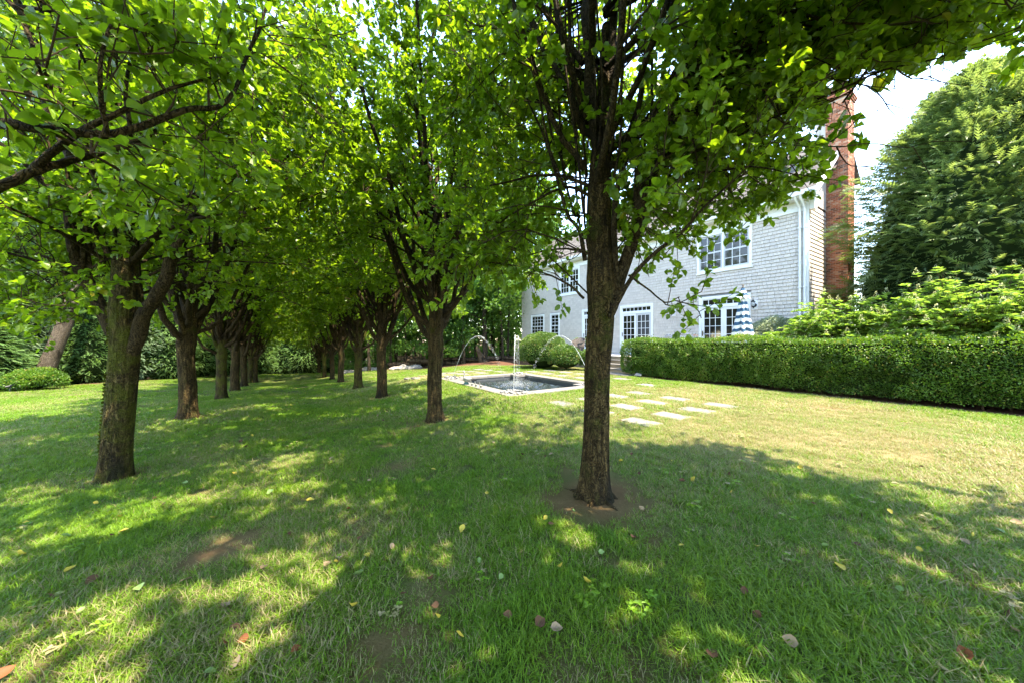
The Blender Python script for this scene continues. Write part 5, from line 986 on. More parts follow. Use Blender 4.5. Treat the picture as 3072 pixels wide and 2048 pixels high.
# ---------------------------------------------------------------- hydrangeas behind the hedge
def hydrangea(label, p, rx, ry, h, n, seed, flowers):
    r = thing('hydrangea', label, 'shrub', p, 0, 'panicle hydrangeas behind the hedge'); g = np.random.default_rng(seed); stems = Geo(); lv = Geo(); fl = Geo()
    for k in range(n):
        d = norm(g.normal(size=3)); d[2] = abs(d[2]) * .8 + .1; d = norm(d); tip = np.sign(d) * np.abs(d) ** .7 * [rx, ry, h * .88] * g.uniform(.75, 1.05); tip[2] = max(.35, tip[2] + g.normal() * .12); b0 = np.array([tip[0] * .2, tip[1] * .2, 0]) 
        S = smooth([b0, b0 * .6 + tip * .4 + [0, 0, .25], tip], 6); stems.tube(S, np.linspace(.009, .004, 6), 4)
        for w in range(5):                                 # pairs of leaves up the outer part of the stem
            f = .42 + .14 * w; i = f * 5; ii = min(int(i), 4); q = S[ii] + (S[ii + 1] - S[ii]) * (i - ii); a0 = g.uniform(0, 6.28); m = 3
            an = a0 + np.arange(m) * 2.1; D = np.stack([np.cos(an), np.sin(an), g.uniform(-.35, .3, m)], 1) + d * .4; Nn = g.normal(size=(m, 3)) * .25 + [0, 0, 1]
            scatter(lv, TL, np.repeat(q[None], m, 0), D, Nn, g.uniform(.12, .2, m), np.clip(.25 + .13 * w + g.normal(size=m) * .15, 0, 1))
        m = 5; an = g.uniform(0, 6.28) + np.arange(m) * 1.26; D = np.stack([np.cos(an), np.sin(an), np.full(m, .5)], 1); scatter(lv, TL, np.repeat(tip[None], m, 0), D, np.tile([[0, 0, 1.0]], (m, 1)) + g.normal(size=(m, 3)) * .2, g.uniform(.07, .14, m), np.clip(g.normal(size=m) * .1 + .9, 0, 1))
        if g.uniform() < flowers:
            m = 46; hh = g.uniform(size=m); rr = .055 * (1 - hh * .75); an = g.uniform(0, 6.28, m); P = tip + np.stack([np.cos(an) * rr, np.sin(an) * rr, hh * .16], 1) + d * .02; scatter(fl, T2, P, g.normal(size=(m, 3)) + [0, 0, .3], g.normal(size=(m, 3)), g.uniform(.014, .026, m), g.uniform(size=m))
    obj('stems', stems, r, mat=M['twig']); obj('leaves', lv, r, mat=M['hydrangea_leaf'], kind='stuff'); obj('flowers', fl, r, mat=M['panicle'], kind='stuff')
hydrangea('tall leafy hydrangea with cream panicles by the corner of the house', (14.1, 3.0, .55), 1.3, 1.5, 2.35, 760, 1, .35)
hydrangea('broad leafy hydrangea in the middle behind the hedge', (13.8, .6, .55), 1.5, 1.7, 2.8, 950, 2, .35)
hydrangea('leafy hydrangea with cream panicles at the right edge behind the hedge', (13.7, -1.9, .55), 1.4, 1.7, 2.7, 850, 3, .4)
hydrangea('small bright hydrangea in front of the closed parasol', (13.6, 4.5, .5), .55, .8, 1.45, 170, 4, .2)
hydrangea('leafy hydrangea beyond the right edge of the view', (13.7, -4.2, .55), 1.2, 1.3, 2.5, 300, 5, .3)
p = pix(2345, 1000, 12.9); dome('grey_shrub', 'silvery grey small leaved shrub at the corner of the house', (p[0] + .1, p[1] + .2, PZ - .03), .75, .95, .85, 12000, 'grey_leaf', TL, .07, .80, 'shrub', .25, .25)

# ---------------------------------------------------------------- conifers
def conifer_geo(seed, h, r, n, size, shape=.75, lean=.0, sect=None):
    g = np.random.default_rng(seed); t = g.uniform(0, 1, n) ** .95; a = g.uniform(0, 6.283, n) if sect is None else g.normal(size=n) * sect[1] + sect[0]
    rad = r * np.clip(np.minimum(1, (.08 + t) * 6), 0, 1) * (1 - t ** (1 / shape)) ** .62 + .05; bump = 1 + (.16 if r < 2.5 else .34) * fbm(np.stack([np.cos(a) * 2.2, np.sin(a) * 2.2, t * h * .8], 1), 3, seed); lay = np.sin(t * h * 4.5 + np.cos(a * 3 + seed) * 2) * .06
    rr = rad * (bump + lay) * (1 - np.abs(g.normal(size=n)) * .11) + (g.uniform(size=n) < .1) * g.uniform(0, .12, n) * r; o = np.stack([np.cos(a), np.sin(a), np.zeros(n)], 1); P = o * rr[:, None] + np.stack([np.zeros(n), np.zeros(n), .15 + t * h], 1)
    D = o * 1.0 + g.normal(size=(n, 3)) * .32 + np.stack([np.zeros(n), np.zeros(n), -.12 + .6 * t], 1); Nn = o * .35 + g.normal(size=(n, 3)) * .35 + [0, 0, 1]
    rn = np.clip(.45 + .9 * (bump - 1) + 1.2 * lay + g.normal(size=n) * .16, 0, 1); ge = scatter(Geo(), TS, P - o * size * .5, D, Nn, size * g.uniform(.7, 1.25, n), rn); return ge
def conifer_core(h, r, shape=.75):
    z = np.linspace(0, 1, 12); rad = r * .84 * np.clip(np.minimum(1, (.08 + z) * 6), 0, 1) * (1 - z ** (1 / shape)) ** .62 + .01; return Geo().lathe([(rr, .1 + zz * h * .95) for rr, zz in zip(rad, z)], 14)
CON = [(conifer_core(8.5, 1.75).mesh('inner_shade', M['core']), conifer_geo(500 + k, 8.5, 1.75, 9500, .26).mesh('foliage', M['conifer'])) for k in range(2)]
tk = Geo().tube([(0, 0, -.1), (0, 0, 3), (0, 0, 8)], [.15, .11, .02], 8).mesh('trunk', M['wood_bark'])
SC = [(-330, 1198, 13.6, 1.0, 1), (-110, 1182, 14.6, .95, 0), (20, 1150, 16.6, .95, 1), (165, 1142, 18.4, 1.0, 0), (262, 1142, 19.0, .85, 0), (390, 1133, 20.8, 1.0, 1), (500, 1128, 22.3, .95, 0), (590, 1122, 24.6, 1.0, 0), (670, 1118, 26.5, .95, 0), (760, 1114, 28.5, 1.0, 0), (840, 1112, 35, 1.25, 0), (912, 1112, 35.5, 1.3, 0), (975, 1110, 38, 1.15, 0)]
for k, (x, y, z, s, v) in enumerate(SC):
    q = pix(x, y, z); r = thing('arborvitae', f'{ORD[k]} arborvitae from the left in the tall evergreen screen' + (', pale and sunlit' if v else ''), 'conifer', (q[0], q[1], g1(q[0], q[1]) - .05), k * 1.7, 'arborvitae screen at the lawn edge', s)
    obj('trunk', tk, r); obj('inner_shade', CON[k % 2][0], r); o = obj('foliage', CON[k % 2][1], r, kind='stuff')
    if v: o.material_slots[0].link = 'OBJECT'; o.material_slots[0].material = M['conifer_sunlit']
for k, (V, U, h, rd, n) in enumerate([(17.3, .8, 9.3, 3.25, 14500), (17.6, -4.0, 12.5, 3.4, 7000), (20.6, 1.9, 10.5, 2.0, 5000)]):
    r = thing('conifer', ['huge feathery false cypress towering right of the brick chimney', 'second tall false cypress beyond the right edge', 'smaller false cypress tucked behind the chimney side'][k], 'conifer', (V, U, 0.05), 0)
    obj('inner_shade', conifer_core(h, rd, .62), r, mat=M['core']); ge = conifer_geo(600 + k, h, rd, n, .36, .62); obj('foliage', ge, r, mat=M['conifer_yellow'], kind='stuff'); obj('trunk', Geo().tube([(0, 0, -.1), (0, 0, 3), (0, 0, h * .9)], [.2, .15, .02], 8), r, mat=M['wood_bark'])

# ---------------------------------------------------------------- leaning pine, low shrub, garden spot lamp by the evergreen screen
q0 = pix(112, 1135, 16.2); q1 = pix(200, 955, 16.4); q2 = pix(260, 760, 16.6); b = np.array([q0[0], q0[1], g1(q0[0], q0[1])])
r = thing('leaning_pine', 'grey brown tree trunk leaning to the right before the evergreen screen', 'tree', b); P = smooth([b - [0, 0, .1], q1, q2, pix(340, 420, 17), pix(400, 100, 17.4)], 40) - b
obj('trunk', trunk_geo(P, np.linspace(.31, .12, 40), 28, 5, .5, .2), r, mat=M['pine_bark']); t = Tree(71); g = t.g
for k in range(14):
    i = 22 + k; a = k * 2.4; t.limb([P[min(i, 39)], P[min(i, 39)] + [math.cos(a) * 1.2, math.sin(a) * 1.2, .5], P[min(i, 39)] + [math.cos(a) * 2.6, math.sin(a) * 2.6, .8]], .05, .01, .6, 8, 5, .3, (.5, 1.1), .45, .13, np.zeros(3), 0)
obj('limbs', t.wood, r, mat=M['pine_bark']); obj('twigs', t.twig, r, mat=M['twig']); cr = finish_tree(r, t, T4); cr.materials[0] = M['wood_leaf']; obj('crown', cr, r, kind='stuff')
p = pix(108, 1160, 15.2); dome('low_shrub', 'bright green spreading shrub at the foot of the leaning trunk', (p[0], p[1], g1(p[0], p[1]) - .05), .95, .8, .55, 9000, 'hedge_leaf', TL, .085, .42, 'shrub', .6, .16)
p = pix(30, 1176, 14.4); r = thing('garden_spotlight', 'small black garden spotlight on a stake at the left lawn edge', 'spotlight', (p[0], p[1], g1(p[0], p[1])), .6)
ge = Geo(); ge.tube([(0, 0, -.05), (0, 0, .12), (.02, 0, .2)], .02, 8); obj('stake', ge, r, mat=M['metal']); ge = Geo(); ge.tube([(-.12, 0, .22), (-.02, 0, .24), (.08, 0, .27), (.16, 0, .30)], [.035, .045, .06, .065], 12, cap=True); obj('lamp_head', ge, r, mat=M['metal'])

# ================================================================ WOODS BEYOND THE LAWN
def big_tree(seed, h, cr_r, n, size, base_h):
    t = Tree(seed); g = t.g; lean = g.normal(size=2) * .5; tp = smooth([(0, 0, -.2), (lean[0] * .2, lean[1] * .2, h * .3), (lean[0] * .6, lean[1] * .6, h * .6), (lean[0], lean[1], h * .95)], 24); tg = trunk_geo(tp, np.linspace(.24, .04, 24), 14, seed, .6, .35); C = []
    for k in range(26):
        f = base_h + (1 - base_h) * k / 26; p0 = tp[min(23, int(f * 23))]; a = k * 2.4; l = cr_r * (1.15 - .75 * (f - base_h) / (1 - base_h)) * g.uniform(.7, 1.1); e = p0 + [math.cos(a) * l, math.sin(a) * l, g.uniform(.2, .35) * l]; tg.tube(smooth([p0, (p0 + e) / 2 + [0, 0, .3], e], 6), np.linspace(.07 * (1.2 - f), .015, 6), 5)
        for w in range(4): C.append((p0 + (e - p0) * g.uniform(.35, 1.05) + g.normal(size=3) * .5, g.uniform(.7, 1.35)))
    m = n // len(C); P = np.concatenate([c + norm(g.normal(size=(m, 3))) * [1, 1, .62] * rr * g.uniform(.25, 1, m)[:, None] ** .5 for c, rr in C]); k = len(P); ge = Geo()
    D = g.normal(size=(k, 3)) - [0, 0, .3]; Nn = g.normal(size=(k, 3)) * .6 + [0, 0, 1]; scatter(ge, T4, P, D, Nn, size * g.uniform(.6, 1.3, k), np.clip(g.normal(size=k) * .22 + .5, 0, 1)); return tg.mesh('trunk', M['wood_bark']), ge.mesh('crown', M['wood_leaf'])
BIG = [big_tree(800, 17, 4.2, 15000, .24, .28), big_tree(801, 20, 4.6, 16000, .25, .34), big_tree(802, 12, 3.4, 12000, .2, .18)]
gr = np.random.default_rng(77); WT_ = []
for k, (x, z, v, s) in enumerate([(1190, 29, 2, .72), (1225, 33, 1, .9), (1290, 31, 0, .9), (1370, 29.5, 2, .85), (1400, 36, 1, 1), (1455, 27.5, 0, .85), (1480, 31, 2, .9), (1535, 33, 1, .95), (1130, 36, 0, 1), (1060, 38, 1, 1.0), (985, 44, 0, 1.05), (900, 46, 1, 1.1), (820, 42, 0, 1.0), (720, 42, 1, 1.05), (620, 38, 0, 1.1), (520, 34, 1, 1.0), (420, 32, 0, 1.0), (320, 28, 1, 1.0), (210, 27, 0, .95), (90, 25, 1, 1.0), (-60, 24, 0, 1.0), (-250, 22, 1, .9), (1320, 44, 1, 1.1), (1180, 48, 0, 1.1), (1500, 44, 0, 1.1), (1620, 40, 1, 1.1), (1720, 44, 0, 1.0), (1850, 44, 1, 1.0), (1325, 26.5, 2, .55), (1090, 31, 2, .7)]):
    q = pix(x, 1090, z); lab = f'{ORD[k] if k < 15 else ["sixteenth", "seventeenth", "eighteenth", "nineteenth", "twentieth", "twenty first", "twenty second", "twenty third", "twenty fourth", "twenty fifth", "twenty sixth", "twenty seventh", "twenty eighth", "twenty ninth", "thirtieth"][k - 15]} of the background trees'
    side = 'behind the fountain' if 1180 < x < 1560 else 'behind the evergreen screen' if x < 1000 else 'at the end of the alley' if x < 1180 else 'behind the house'
    WT_.append((x, z, side)); r = thing('woodland_tree', f'leafy woodland tree {side}, about {abs(int(round(z)))} metres off', 'tree', (q[0], q[1], g1(q[0], q[1]) - .1), gr.uniform(0, 6.28), 'woodland trees beyond the lawn', s); obj('trunk', BIG[v][0], r); obj('crown', BIG[v][1], r, kind='stuff')
ords = {}
for o in [o for o in COL.objects if o.name.startswith('woodland_tree')]: ords.setdefault(o['label'].split(', about')[0], []).append(o)
for lab, os_ in ords.items():
    key = lambda o: (o.location.x * CS - o.location.y * SN) / (o.location.x * SN + o.location.y * CS)
    for k, o in enumerate(sorted(os_, key=key)): o['label'] = lab + f', {ORD[k]} from the left of its group'
# thin bare trunks standing at the wood's edge
TK = [1218, 1246, 1262, 1345, 1392, 1425, 1462, 1500, 1510, 1523, 1140, 1172, 1108]
for k, x in enumerate(sorted(TK)):
    z = gr.uniform(26.5, 31); q = pix(x, 1095, z); gz_ = g1(q[0], q[1]); h = gr.uniform(7, 10); l = gr.normal(size=2) * .35; rr = gr.uniform(.07, .15)
    r = thing('slender_tree', f'slender bare trunk at the edge of the wood, {ORD[k]} from the left', 'tree', (q[0], q[1], gz_), 0, 'slender trunks at the wood edge'); tp = smooth([(0, 0, -.15), (l[0] * .3, l[1] * .3, h * .35), (l[0], l[1], h)], 16); obj('trunk', trunk_geo(tp, np.linspace(rr, rr * .4, 16), 12, k, .5, .3), r, mat=M['wood_bark'])
    n_ = 900; P = tp[gr.integers(8, 16, n_)] + gr.normal(size=(n_, 3)) * [.9, .9, .6]; ge = scatter(Geo(), T4, P, gr.normal(size=(n_, 3)) - [0, 0, .2], gr.normal(size=(n_, 3)) * .6 + [0, 0, 1], gr.uniform(.1, .2, n_), gr.uniform(size=n_)); obj('crown', ge, r, mat=M['wood_leaf'], kind='stuff')
# undergrowth and the far wood
ge = Geo(); n_ = 30000; x = gr.uniform(1000, 1640, n_); z = gr.uniform(28, 46, n_); X = (x - CX) / F * z; V, U = X * CS + z * SN, -X * SN + z * CS; hgt = np.abs(gr.normal(size=n_)) * (.35 + 1.6 * (vnoise(np.stack([V * .35, U * .35, V * 0], 1), 5) > .0)); P = np.stack([V, U, ground(V, U) + hgt], 1)
scatter(ge, T2, P, gr.normal(size=(n_, 3)), gr.normal(size=(n_, 3)) * .6 + [0, 0, 1], gr.uniform(.12, .26, n_), np.clip(gr.normal(size=n_) * .2 + .65, 0, 1)); obj('undergrowth', ge, mat=M['wood_leaf'], kind='stuff', label='leafy undergrowth on the floor of the wood', cat='undergrowth')
ge = Geo(); n_ = 36000; x = gr.uniform(-900, 2100, n_); z = gr.uniform(50, 66, n_); X = (x - CX) / F * z; V, U = X * CS + z * SN, -X * SN + z * CS; hm = 17 + 5 * vnoise(np.stack([V * .15, U * .15, V * 0], 1), 15); P = np.stack([V, U, -2.5 + hm * gr.uniform(0, 1, n_) ** .8], 1)
scatter(ge, T2, P, gr.normal(size=(n_, 3)), gr.normal(size=(n_, 3)) * .6 + [0, 0, 1], gr.uniform(.6, 1.2, n_), np.clip(gr.normal(size=n_) * .22 + .5, 0, 1)); obj('far_wood', ge, mat=M['wood_leaf'], kind='stuff', label='far green wood closing the view', cat='wood')
# boulders and log piles along the edge
import bmesh
def boulder_mesh(seed):
    bm = bmesh.new(); bmesh.ops.create_icosphere(bm, subdivisions=3, radius=1); co = np.array([v.co for v in bm.verts]); k = 1 + .35 * fbm(co * .9 + seed * 5, 3, seed)
    for v, q in zip(bm.verts, k): v.co = v.co * q; v.co.z *= .55
    me = bpy.data.meshes.new('boulder'); bm.to_mesh(me); bm.free(); me.materials.append(M['boulder']); return me
M['boulder'] = plain('granite', (.24, .215, .185), .9, .15, .3, 3, .6); BM_ = [boulder_mesh(k) for k in range(4)]
for k, (x, y, s) in enumerate([(1052, 1113, .4), (1075, 1113, .32), (1098, 1114, .42), (1112, 1113, .38), (1128, 1112, .35), (1185, 1112, .35), (1208, 1108, .5), (1242, 1106, .48), (1255, 1105, .3), (1040, 1112, .4)]):
    q = pix(x, y, 26.5 if x > 1150 else 28); lab = f'pale grey boulder at the wood edge, {ORD[sorted([1052, 1075, 1098, 1112, 1128, 1185, 1208, 1242, 1255, 1040]).index(x)]} from the left'
    obj('boulder', BM_[k % 4], None, (q[0], q[1], g1(q[0], q[1]) + s * .18), (0, 0, k * 1.3), s, lab, 'boulder', 'boulders edging the lawn')
M['log_end'] = plain('log_end', (.38, .27, .16), .9, .1, .2, 10)
LOGS = [(1262, 1075, 3.2), (1240, 1090, 2.6), (1285, 1088, 2.8), (1270, 1098, 3.0), (1235, 1068, 2.2), (1350, 1080, 4.5), (1375, 1088, 3.6), (1400, 1076, 3.8), (1330, 1090, 3.2), (1425, 1085, 3.0), (1460, 1086, 2.6), (1500, 1087, 2.6), (1205, 1092, 2.2)]
for k, (x, y, L) in enumerate(sorted(LOGS)):
    z = 28 + (k % 3) * .5; q = pix(x, y, z); rr = gr.uniform(.13, .24); a = -TH + gr.normal() * .18; d = np.array([math.cos(a), math.sin(a), gr.normal() * .05]); gz_ = g1(q[0], q[1]); hh = max(q[2] - gz_, rr * .9)
    lv = gz_ + rr * .9 + min(.9, max(0, hh - rr)) * .8; ge = Geo(); P = np.array([d * (-L / 2), d * (-L / 6) + gr.normal(size=3) * .04, d * (L / 6) + gr.normal(size=3) * .04, d * (L / 2)]); V_, F_ = tube(smooth(P, 9), np.linspace(rr, rr * .8, 9), 12); ge.add(V_, F_)
    for e in (V_[:12], V_[-12:]): ge.add(np.vstack([e, e.mean(0)]), [(i, 12, (i + 1) % 12) for i in range(12)], .5, 1, False)
    me = ge.mesh('log', [M['log_bark'], M['log_end']]); obj('log', me, None, (q[0], q[1], lv), None, None, f'felled brown log in the woodland pile, {ORD[k]} from the left', 'log', 'felled logs at the wood edge')
q = pix(1440, 1092, 26.8); r = thing('tree_stump', 'splintered slanting stump beside a trunk behind the fountain', 'stump', (q[0], q[1], g1(q[0], q[1]))); obj('body', trunk_geo(smooth([(.25, -.1, -.1), (.1, 0, .4), (-.15, .1, 1.0), (-.25, .15, 1.35)], 14), np.linspace(.34, .05, 14), 14, 8, 1.6, .3), r, mat=M['log_bark'])

# ================================================================ TERRACE FURNITURE
UMZ = PZ - .03; q = pix(2229, 1000, rowz(2229, 14.5)); um = thing('parasol', 'closed parasol with blue and white stripes before the glazed door', 'parasol', (q[0], q[1], UMZ))
M['cloth_w'] = plain('canvas_white', (.74, .73, .69), .85, .1, .05, 20); M['cloth_b'] = plain('canvas_blue', (.045, .105, .17), .85, .1, .15, 20)
def folded(ge, z_top, z_bot, r_top, r_bot, folds, bands, nz=48, n=96, drop=.05, first=0):
    a = np.arange(n) / n * 6.283; V = []
    for k in range(nz + 1):
        f = k / nz; r = r_top + (r_bot - r_top) * f ** 1.05; fold = 1 + (.10 + .22 * f) * np.cos(a * folds + .6 * math.sin(f * 3)) + .05 * np.sin(a * 3 + 1 + f * 2); z = z_top + (z_bot - z_top) * f - drop * f * (.5 + .5 * np.cos(a * folds)); V.append(np.stack([np.cos(a) * r * fold, np.sin(a) * r * fold, z], 1))
    fc = grid_faces(nz + 1, n).reshape(nz, n, 4); V = np.vstack(V)
    for k in range(nz): ge.add(V, fc[k], .5, (int(k * bands / nz) + first) % 2) if k == 0 else ge.Fs.append((fc[k].astype(np.int32) + ge.n - len(V), (int(k * bands / nz) + first) % 2, True))
ge = Geo(); folded(ge, 2.58, .98, .08, .29, 7, 13, 65, 112, .07); obj('canopy', ge.mesh('canopy', [M['cloth_w'], M['cloth_b']]), um)
ge = Geo(); folded(ge, 2.72, 2.36, .05, .20, 8, 4, 16, 64, .06, 0); obj('vent_flap', ge.mesh('vent_flap', [M['cloth_b'], M['cloth_w']]), um)
ge = Geo(); ge.tube([(0, 0, .05), (0, 0, 1.5), (0, 0, 2.72)], .024, 12); obj('pole', ge, um, mat=plain('teak', (.20, .13, .075), .6, .3, .2, 8)); ge = Geo(); ge.lathe([(.001, 2.86), (.022, 2.845), (.03, 2.81), (.02, 2.78), (.034, 2.755), (.034, 2.71), (.02, 2.70)], 14); obj('finial', ge, um, mat=plain('finial_wood', (.13, .10, .08), .6)); ge = Geo(); ge.lathe([(.001, .12), (.03, .12), (.04, .07), (.22, .05), (.25, 0), (.001, 0)], 24); obj('base', ge, um, mat=M['metal'])
# wicker chair, planter
n = N('wicker'); wv = n.new('ShaderNodeTexWave', Scale=38.0, Distortion=2.0); n.link(n.obj(), wv.inputs['Vector']); M['wicker'] = n.done(n.bsdf(n.mix(wv.outputs['Fac'], (.035, .03, .028), (.12, .105, .095)), .7, .25, n.bump(wv.outputs['Fac'], .6, .01)))
def wicker_chair(label, p, rot):
    r = thing('wicker_chair', label, 'chair', p, rot); a = np.linspace(math.radians(20), math.radians(340), 40); V = []
    for (rad, h0, th) in ((.30, .36, 0), (.36, None, 0), (.385, None, .0), (.33, .37, 0)):
        for q in a: top = .56 + .28 * (.5 - .5 * math.cos(q)) ** 1.3; V.append((math.cos(q) * rad * 1.0, math.sin(q) * rad * .95, h0 if h0 else top + (.02 if rad > .37 else 0)))
    obj('shell', Geo().add(V, sheet_faces(4, 40)), r, mat=M['wicker']); ge = Geo(); ge.lathe([(.001, .42), (.28, .42), (.31, .40), (.31, .36), (.001, .36)], 24); obj('seat', ge, r, mat=M['wicker'])
    rim = Geo(); rim.tube([(math.cos(q) * .38, math.sin(q) * .36, .575 + .28 * (.5 - .5 * math.cos(q)) ** 1.3) for q in a], .022, 8); obj('rim', rim, r, mat=M['wicker'])
    for (x, y) in ((.2, .2), (.2, -.2), (-.2, .2), (-.2, -.2)): ge = Geo(); ge.tube([(x, y, .38), (x * 1.2, y * 1.2, 0)], .018, 8, cap=True); obj('leg', ge, r, mat=M['wicker'])
q = pix(1735, 1037, 18.6); wicker_chair('dark wicker tub chair on the terrace beside the near trunk', (q[0], q[1], UMZ), math.radians(200))
q = pix(1742, 1030, 20.0); r = thing('planter', 'round planter with arching yellow green grass behind the wicker chair', 'planter', (q[0], q[1], UMZ)); ge = Geo(); ge.lathe([(.001, 0), (.17, 0), (.22, .4), (.25, .42), (.25, .46), (.21, .46), (.20, .40), (.001, .40)], 20); obj('pot', ge, r, mat=plain('pot_grey', (.10, .095, .09), .7)); ge = Geo()
for k in range(260):
    a = gr.uniform(0, 6.28); l = gr.uniform(.3, .62); o = np.array([math.cos(a), math.sin(a), 0]); sd = np.array([-o[1], o[0], 0]) * .012; b0 = o * gr.uniform(0, .12) + [0, 0, .42]; m1 = b0 + o * l * .4 + [0, 0, l * .75]; e = b0 + o * l * .85 + [0, 0, l * gr.uniform(.35, .85)]; ge.add([b0 - sd, b0 + sd, m1 + sd, m1 - sd, e], [(0, 1, 2), (0, 2, 3), (3, 2, 4)], gr.uniform(.5, 1), 0, False)
obj('grass_leaves', ge, r, mat=M['hydrangea_leaf'])
q = pix(2010, 1010, rowz(2010, 14.6)); r = thing('outdoor_sofa', 'dark outdoor sofa with a striped cushion just showing over the hedge', 'sofa', (q[0], q[1], UMZ)); ge = Geo(); ge.box((-.35, -.8, .12), (.35, .8, .40)); ge.box((.28, -.8, .401), (.40, .8, .80)); ge.box((-.35, .70, .402), (.279, .8, .62)); ge.box((-.35, -.8, .402), (.279, -.70, .62)); obj('frame', ge, r, mat=M['wicker'])
n = N('striped_cushion'); wv = n.new('ShaderNodeTexWave', Scale=9.0); n.link(n.obj(), wv.inputs['Vector']); cu = n.done(n.bsdf(n.mix(n.ramp(wv.outputs['Fac'], [(.45, (0, 0, 0)), (.55, (1, 1, 1))]), (.05, .05, .055), (.6, .58, .55)), .9, .1))
ge = Geo(); a = np.linspace(0, math.pi, 9); ge.lathe([(max(.001, math.sin(v) ** .6 * .3), -math.cos(v) * .11) for v in a], 20); o = obj('cushion', ge, r, (.15, .1, .72), (0, math.radians(70), 0), mat=cu)
for (x, y) in ((-.3, .72), (-.3, -.72), (.33, .72), (.33, -.72)): ge = Geo(); ge.tube([(x, y, .13), (x, y, 0)], .025, 8, cap=True); obj('leg', ge, r, mat=M['metal'])
# roses that look over the hedge
def rose(label, p, h, col, nb, spread):
    r = thing('rose_bush', label, 'flower', p); st_ = Geo(); lv = Geo(); mt = plain('petal_%s' % label.split()[0], col, .7, .2, .08, 9)
    for k in range(nb):
        e = np.array([gr.normal() * spread * .35, gr.normal() * spread, h + gr.uniform(-.05, .06)]); S = smooth([(e[0] * .3, e[1] * .3, 0), (e[0] * .6, e[1] * .6, h * .6), e], 6); st_.tube(S, .005, 4); ge = Geo()
        for w in range(3):
            m = 6; an = w * .5 + np.arange(m) * 1.047; scatter(ge, T4, np.repeat(e[None], m, 0), np.stack([np.cos(an), np.sin(an), np.full(m, .2 + .5 * w)], 1), np.stack([-np.cos(an) * .5, -np.sin(an) * .5, np.ones(m)], 1), np.full(m, .052 - .008 * w), np.full(m, .5))
        obj('blossom', ge, r, mat=mt); m = 26; P = S[gr.integers(1, 6, m)] + gr.normal(size=(m, 3)) * .05; scatter(lv, T4, P, gr.normal(size=(m, 3)), gr.normal(size=(m, 3)) * .5 + [0, 0, 1], gr.uniform(.03, .06, m), gr.uniform(size=m))
    obj('stems', st_, r, mat=M['twig']); obj('leaves', lv, r, mat=M['bush_leaf'])
for lab, x, y, z, col, nb, spd in (('white rose blooms showing over the hedge before the left glazed door', 1935, 1013, 14.6, (.78, .76, .72), 9, .22), ('yellow rose blooms showing over the middle of the hedge', 2028, 1008, 13.3, (.78, .68, .16), 4, .07), ('pink rose bloom showing over the hedge beside the right glazed door', 2085, 1006, 13.0, (.75, .35, .36), 2, .05)):
    q = pix(x, y, z); b0 = PZ - .03 if q[0] > 13.4 else .1; rose(lab, (q[0], q[1], b0), q[2] - b0, col, nb, spd)
q = gpix(1914, 1128); obj('boulder', BM_[1], None, (q[0], q[1], .06), (0, 0, .5), .14, 'small pale round stone at the foot of the hedge end', 'stone')

# ================================================================ FALLEN LEAVES
FM = [plain('leaf_yellow', (.38, .30, .04), .6, .3, .2, 30), plain('leaf_brown', (.085, .045, .025), .8, .1, .3, 30), plain('leaf_green', (.12, .19, .055), .55, .3, .2, 30), plain('leaf_tan', (.21, .15, .09), .7, .2, .2, 30), plain('leaf_red', (.15, .05, .018), .65, .2, .2, 30)]
def curled(seed, c):
    V, Fc = tpl_leaf(); V = V.copy(); V[:, 1] -= .5; V[:, 2] += c * (V[:, 0] ** 2 * 1.6 + V[:, 1] ** 2 * .9) + .02; return V, Fc
FME = {}
for k, m_ in enumerate(FM):
    for v, c in enumerate((.25, .6, 1.1)): V, Fc = curled(v, c); FME[k, v] = Geo().add(V, Fc, .5, 0, True).mesh('fallen_leaf', m_)
CN = ['yellow', 'dark brown', 'green', 'tan', 'reddish']
def fallen(px_, py_, c, s=None):
    p = gpix(px_, py_); 
    for _ in range(3): p = gpix(px_, py_, g1(p[0], p[1]) + .03)
    v = int(gr.integers(0, 3)); z = depth(p); side = 'left' if px_ < 1000 else 'middle' if px_ < 2000 else 'right'; far = 'nearest the camera' if z < 2.2 else 'in the foreground' if z < 3.6 else 'further back'
    obj('fallen_leaf', FME[c, v], None, (p[0], p[1], p[2] + .004), (gr.normal() * .5, gr.normal() * .5, gr.uniform(0, 6.28)), s or gr.uniform(.038, .07), f'{CN[c]} fallen leaf on the lawn, {side} part, {far}', 'leaf', f'{CN[c]} fallen leaves {side} {far}')
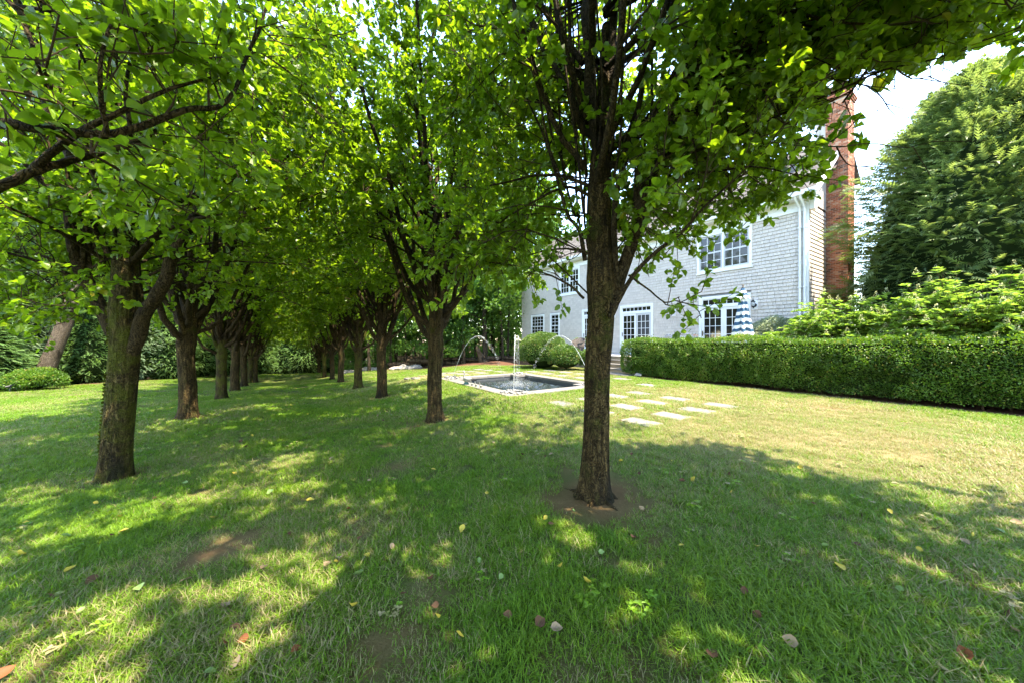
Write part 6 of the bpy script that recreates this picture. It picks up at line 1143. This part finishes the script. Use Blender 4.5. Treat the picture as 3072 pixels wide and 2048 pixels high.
for (x, y, c) in [(980, 290, 0), (2125, 340, 0), (325, 530, 0), (90, 460, 0), (1030, 700, 3), (1620, 700, 0), (1998, 690, 1), (2008, 745, 0), (1210, 525, 3), (855, 575, 3), (1655, 380, 1), (1685, 465, 0), (1545, 495, 0), (1500, 505, 3), (1645, 553, 2), (2195, 485, 2), (1800, 420, 3), (1425, 213, 0), (1600, 250, 4), (1030, 870, 4), (1120, 850, 4), (1080, 800, 1), (960, 1005, 2), (420, 575, 1), (640, 610, 2), (1090, 950, 3), (1360, 895, 4), (175, 115, 3), (2235, 178, 0), (1695, 118, 3), (1990, 68, 0), (1155, 82, 0), (1075, 90, 0), (1388, 133, 2), (710, 200, 1), (750, 228, 1), (440, 220, 0), (550, 285, 0), (300, 375, 2), (120, 312, 0), (570, 350, 0), (510, 372, 1), (230, 650, 1), (370, 720, 2), (850, 130, 2), (1245, 172, 2), (2300, 560, 2), (2110, 830, 0), (1850, 640, 1), (1980, 570, 1), (2330, 735, 1), (1330, 365, 1), (20, 1005, 4)]: fallen(x / 1.531, 1364 + y / 1.531, c)
for (x, y, c) in [(780, 418, 0), (225, 512, 0), (340, 585, 0), (155, 288, 0), (595, 250, 3), (1125, 422, 0), (1440, 420, 2), (1230, 500, 2), (1870, 432, 0), (2120, 515, 3), (2300, 805, 3), (1280, 855, 3), (1780, 615, 2), (125, 775, 1), (205, 805, 3), (1330, 60, 0), (1525, 90, 0), (833, 112, 0), (2080, 405, 3), (2085, 920, 4), (920, 915, 1), (1585, 410, 1), (1735, 260, 0), (280, 258, 2), (730, 25, 0), (585, 85, 1), (895, 135, 1), (1005, 90, 1), (1010, 172, 0), (1385, 225, 1), (1950, 340, 1), (2310, 310, 3), (1130, 740, 1), (1060, 620, 1), (2290, 735, 1), (560, 385, 1), (180, 318, 1), (690, 148, 1), (780, 122, 1), (410, 445, 2), (500, 30, 0), (1500, 520, 0), (2125, 370, 0), (2240, 350, 2), (1880, 55, 1)]: fallen(1536 + x / 1.531, 1364 + y / 1.531, c)
for k in range(60):
    y = 1150 + 230 * gr.uniform() ** 1.3; x = gr.uniform(500, 1900); p = gpix(x, y)
    if lawn_limit(p[:1], p[1:2])[0] > .5 and not (PV0 - .2 < p[0] < PV1 + .2 and PU0 - .2 < p[1] < PU1 + .2): fallen(x, y, int(gr.choice([0, 0, 1, 2, 3])))
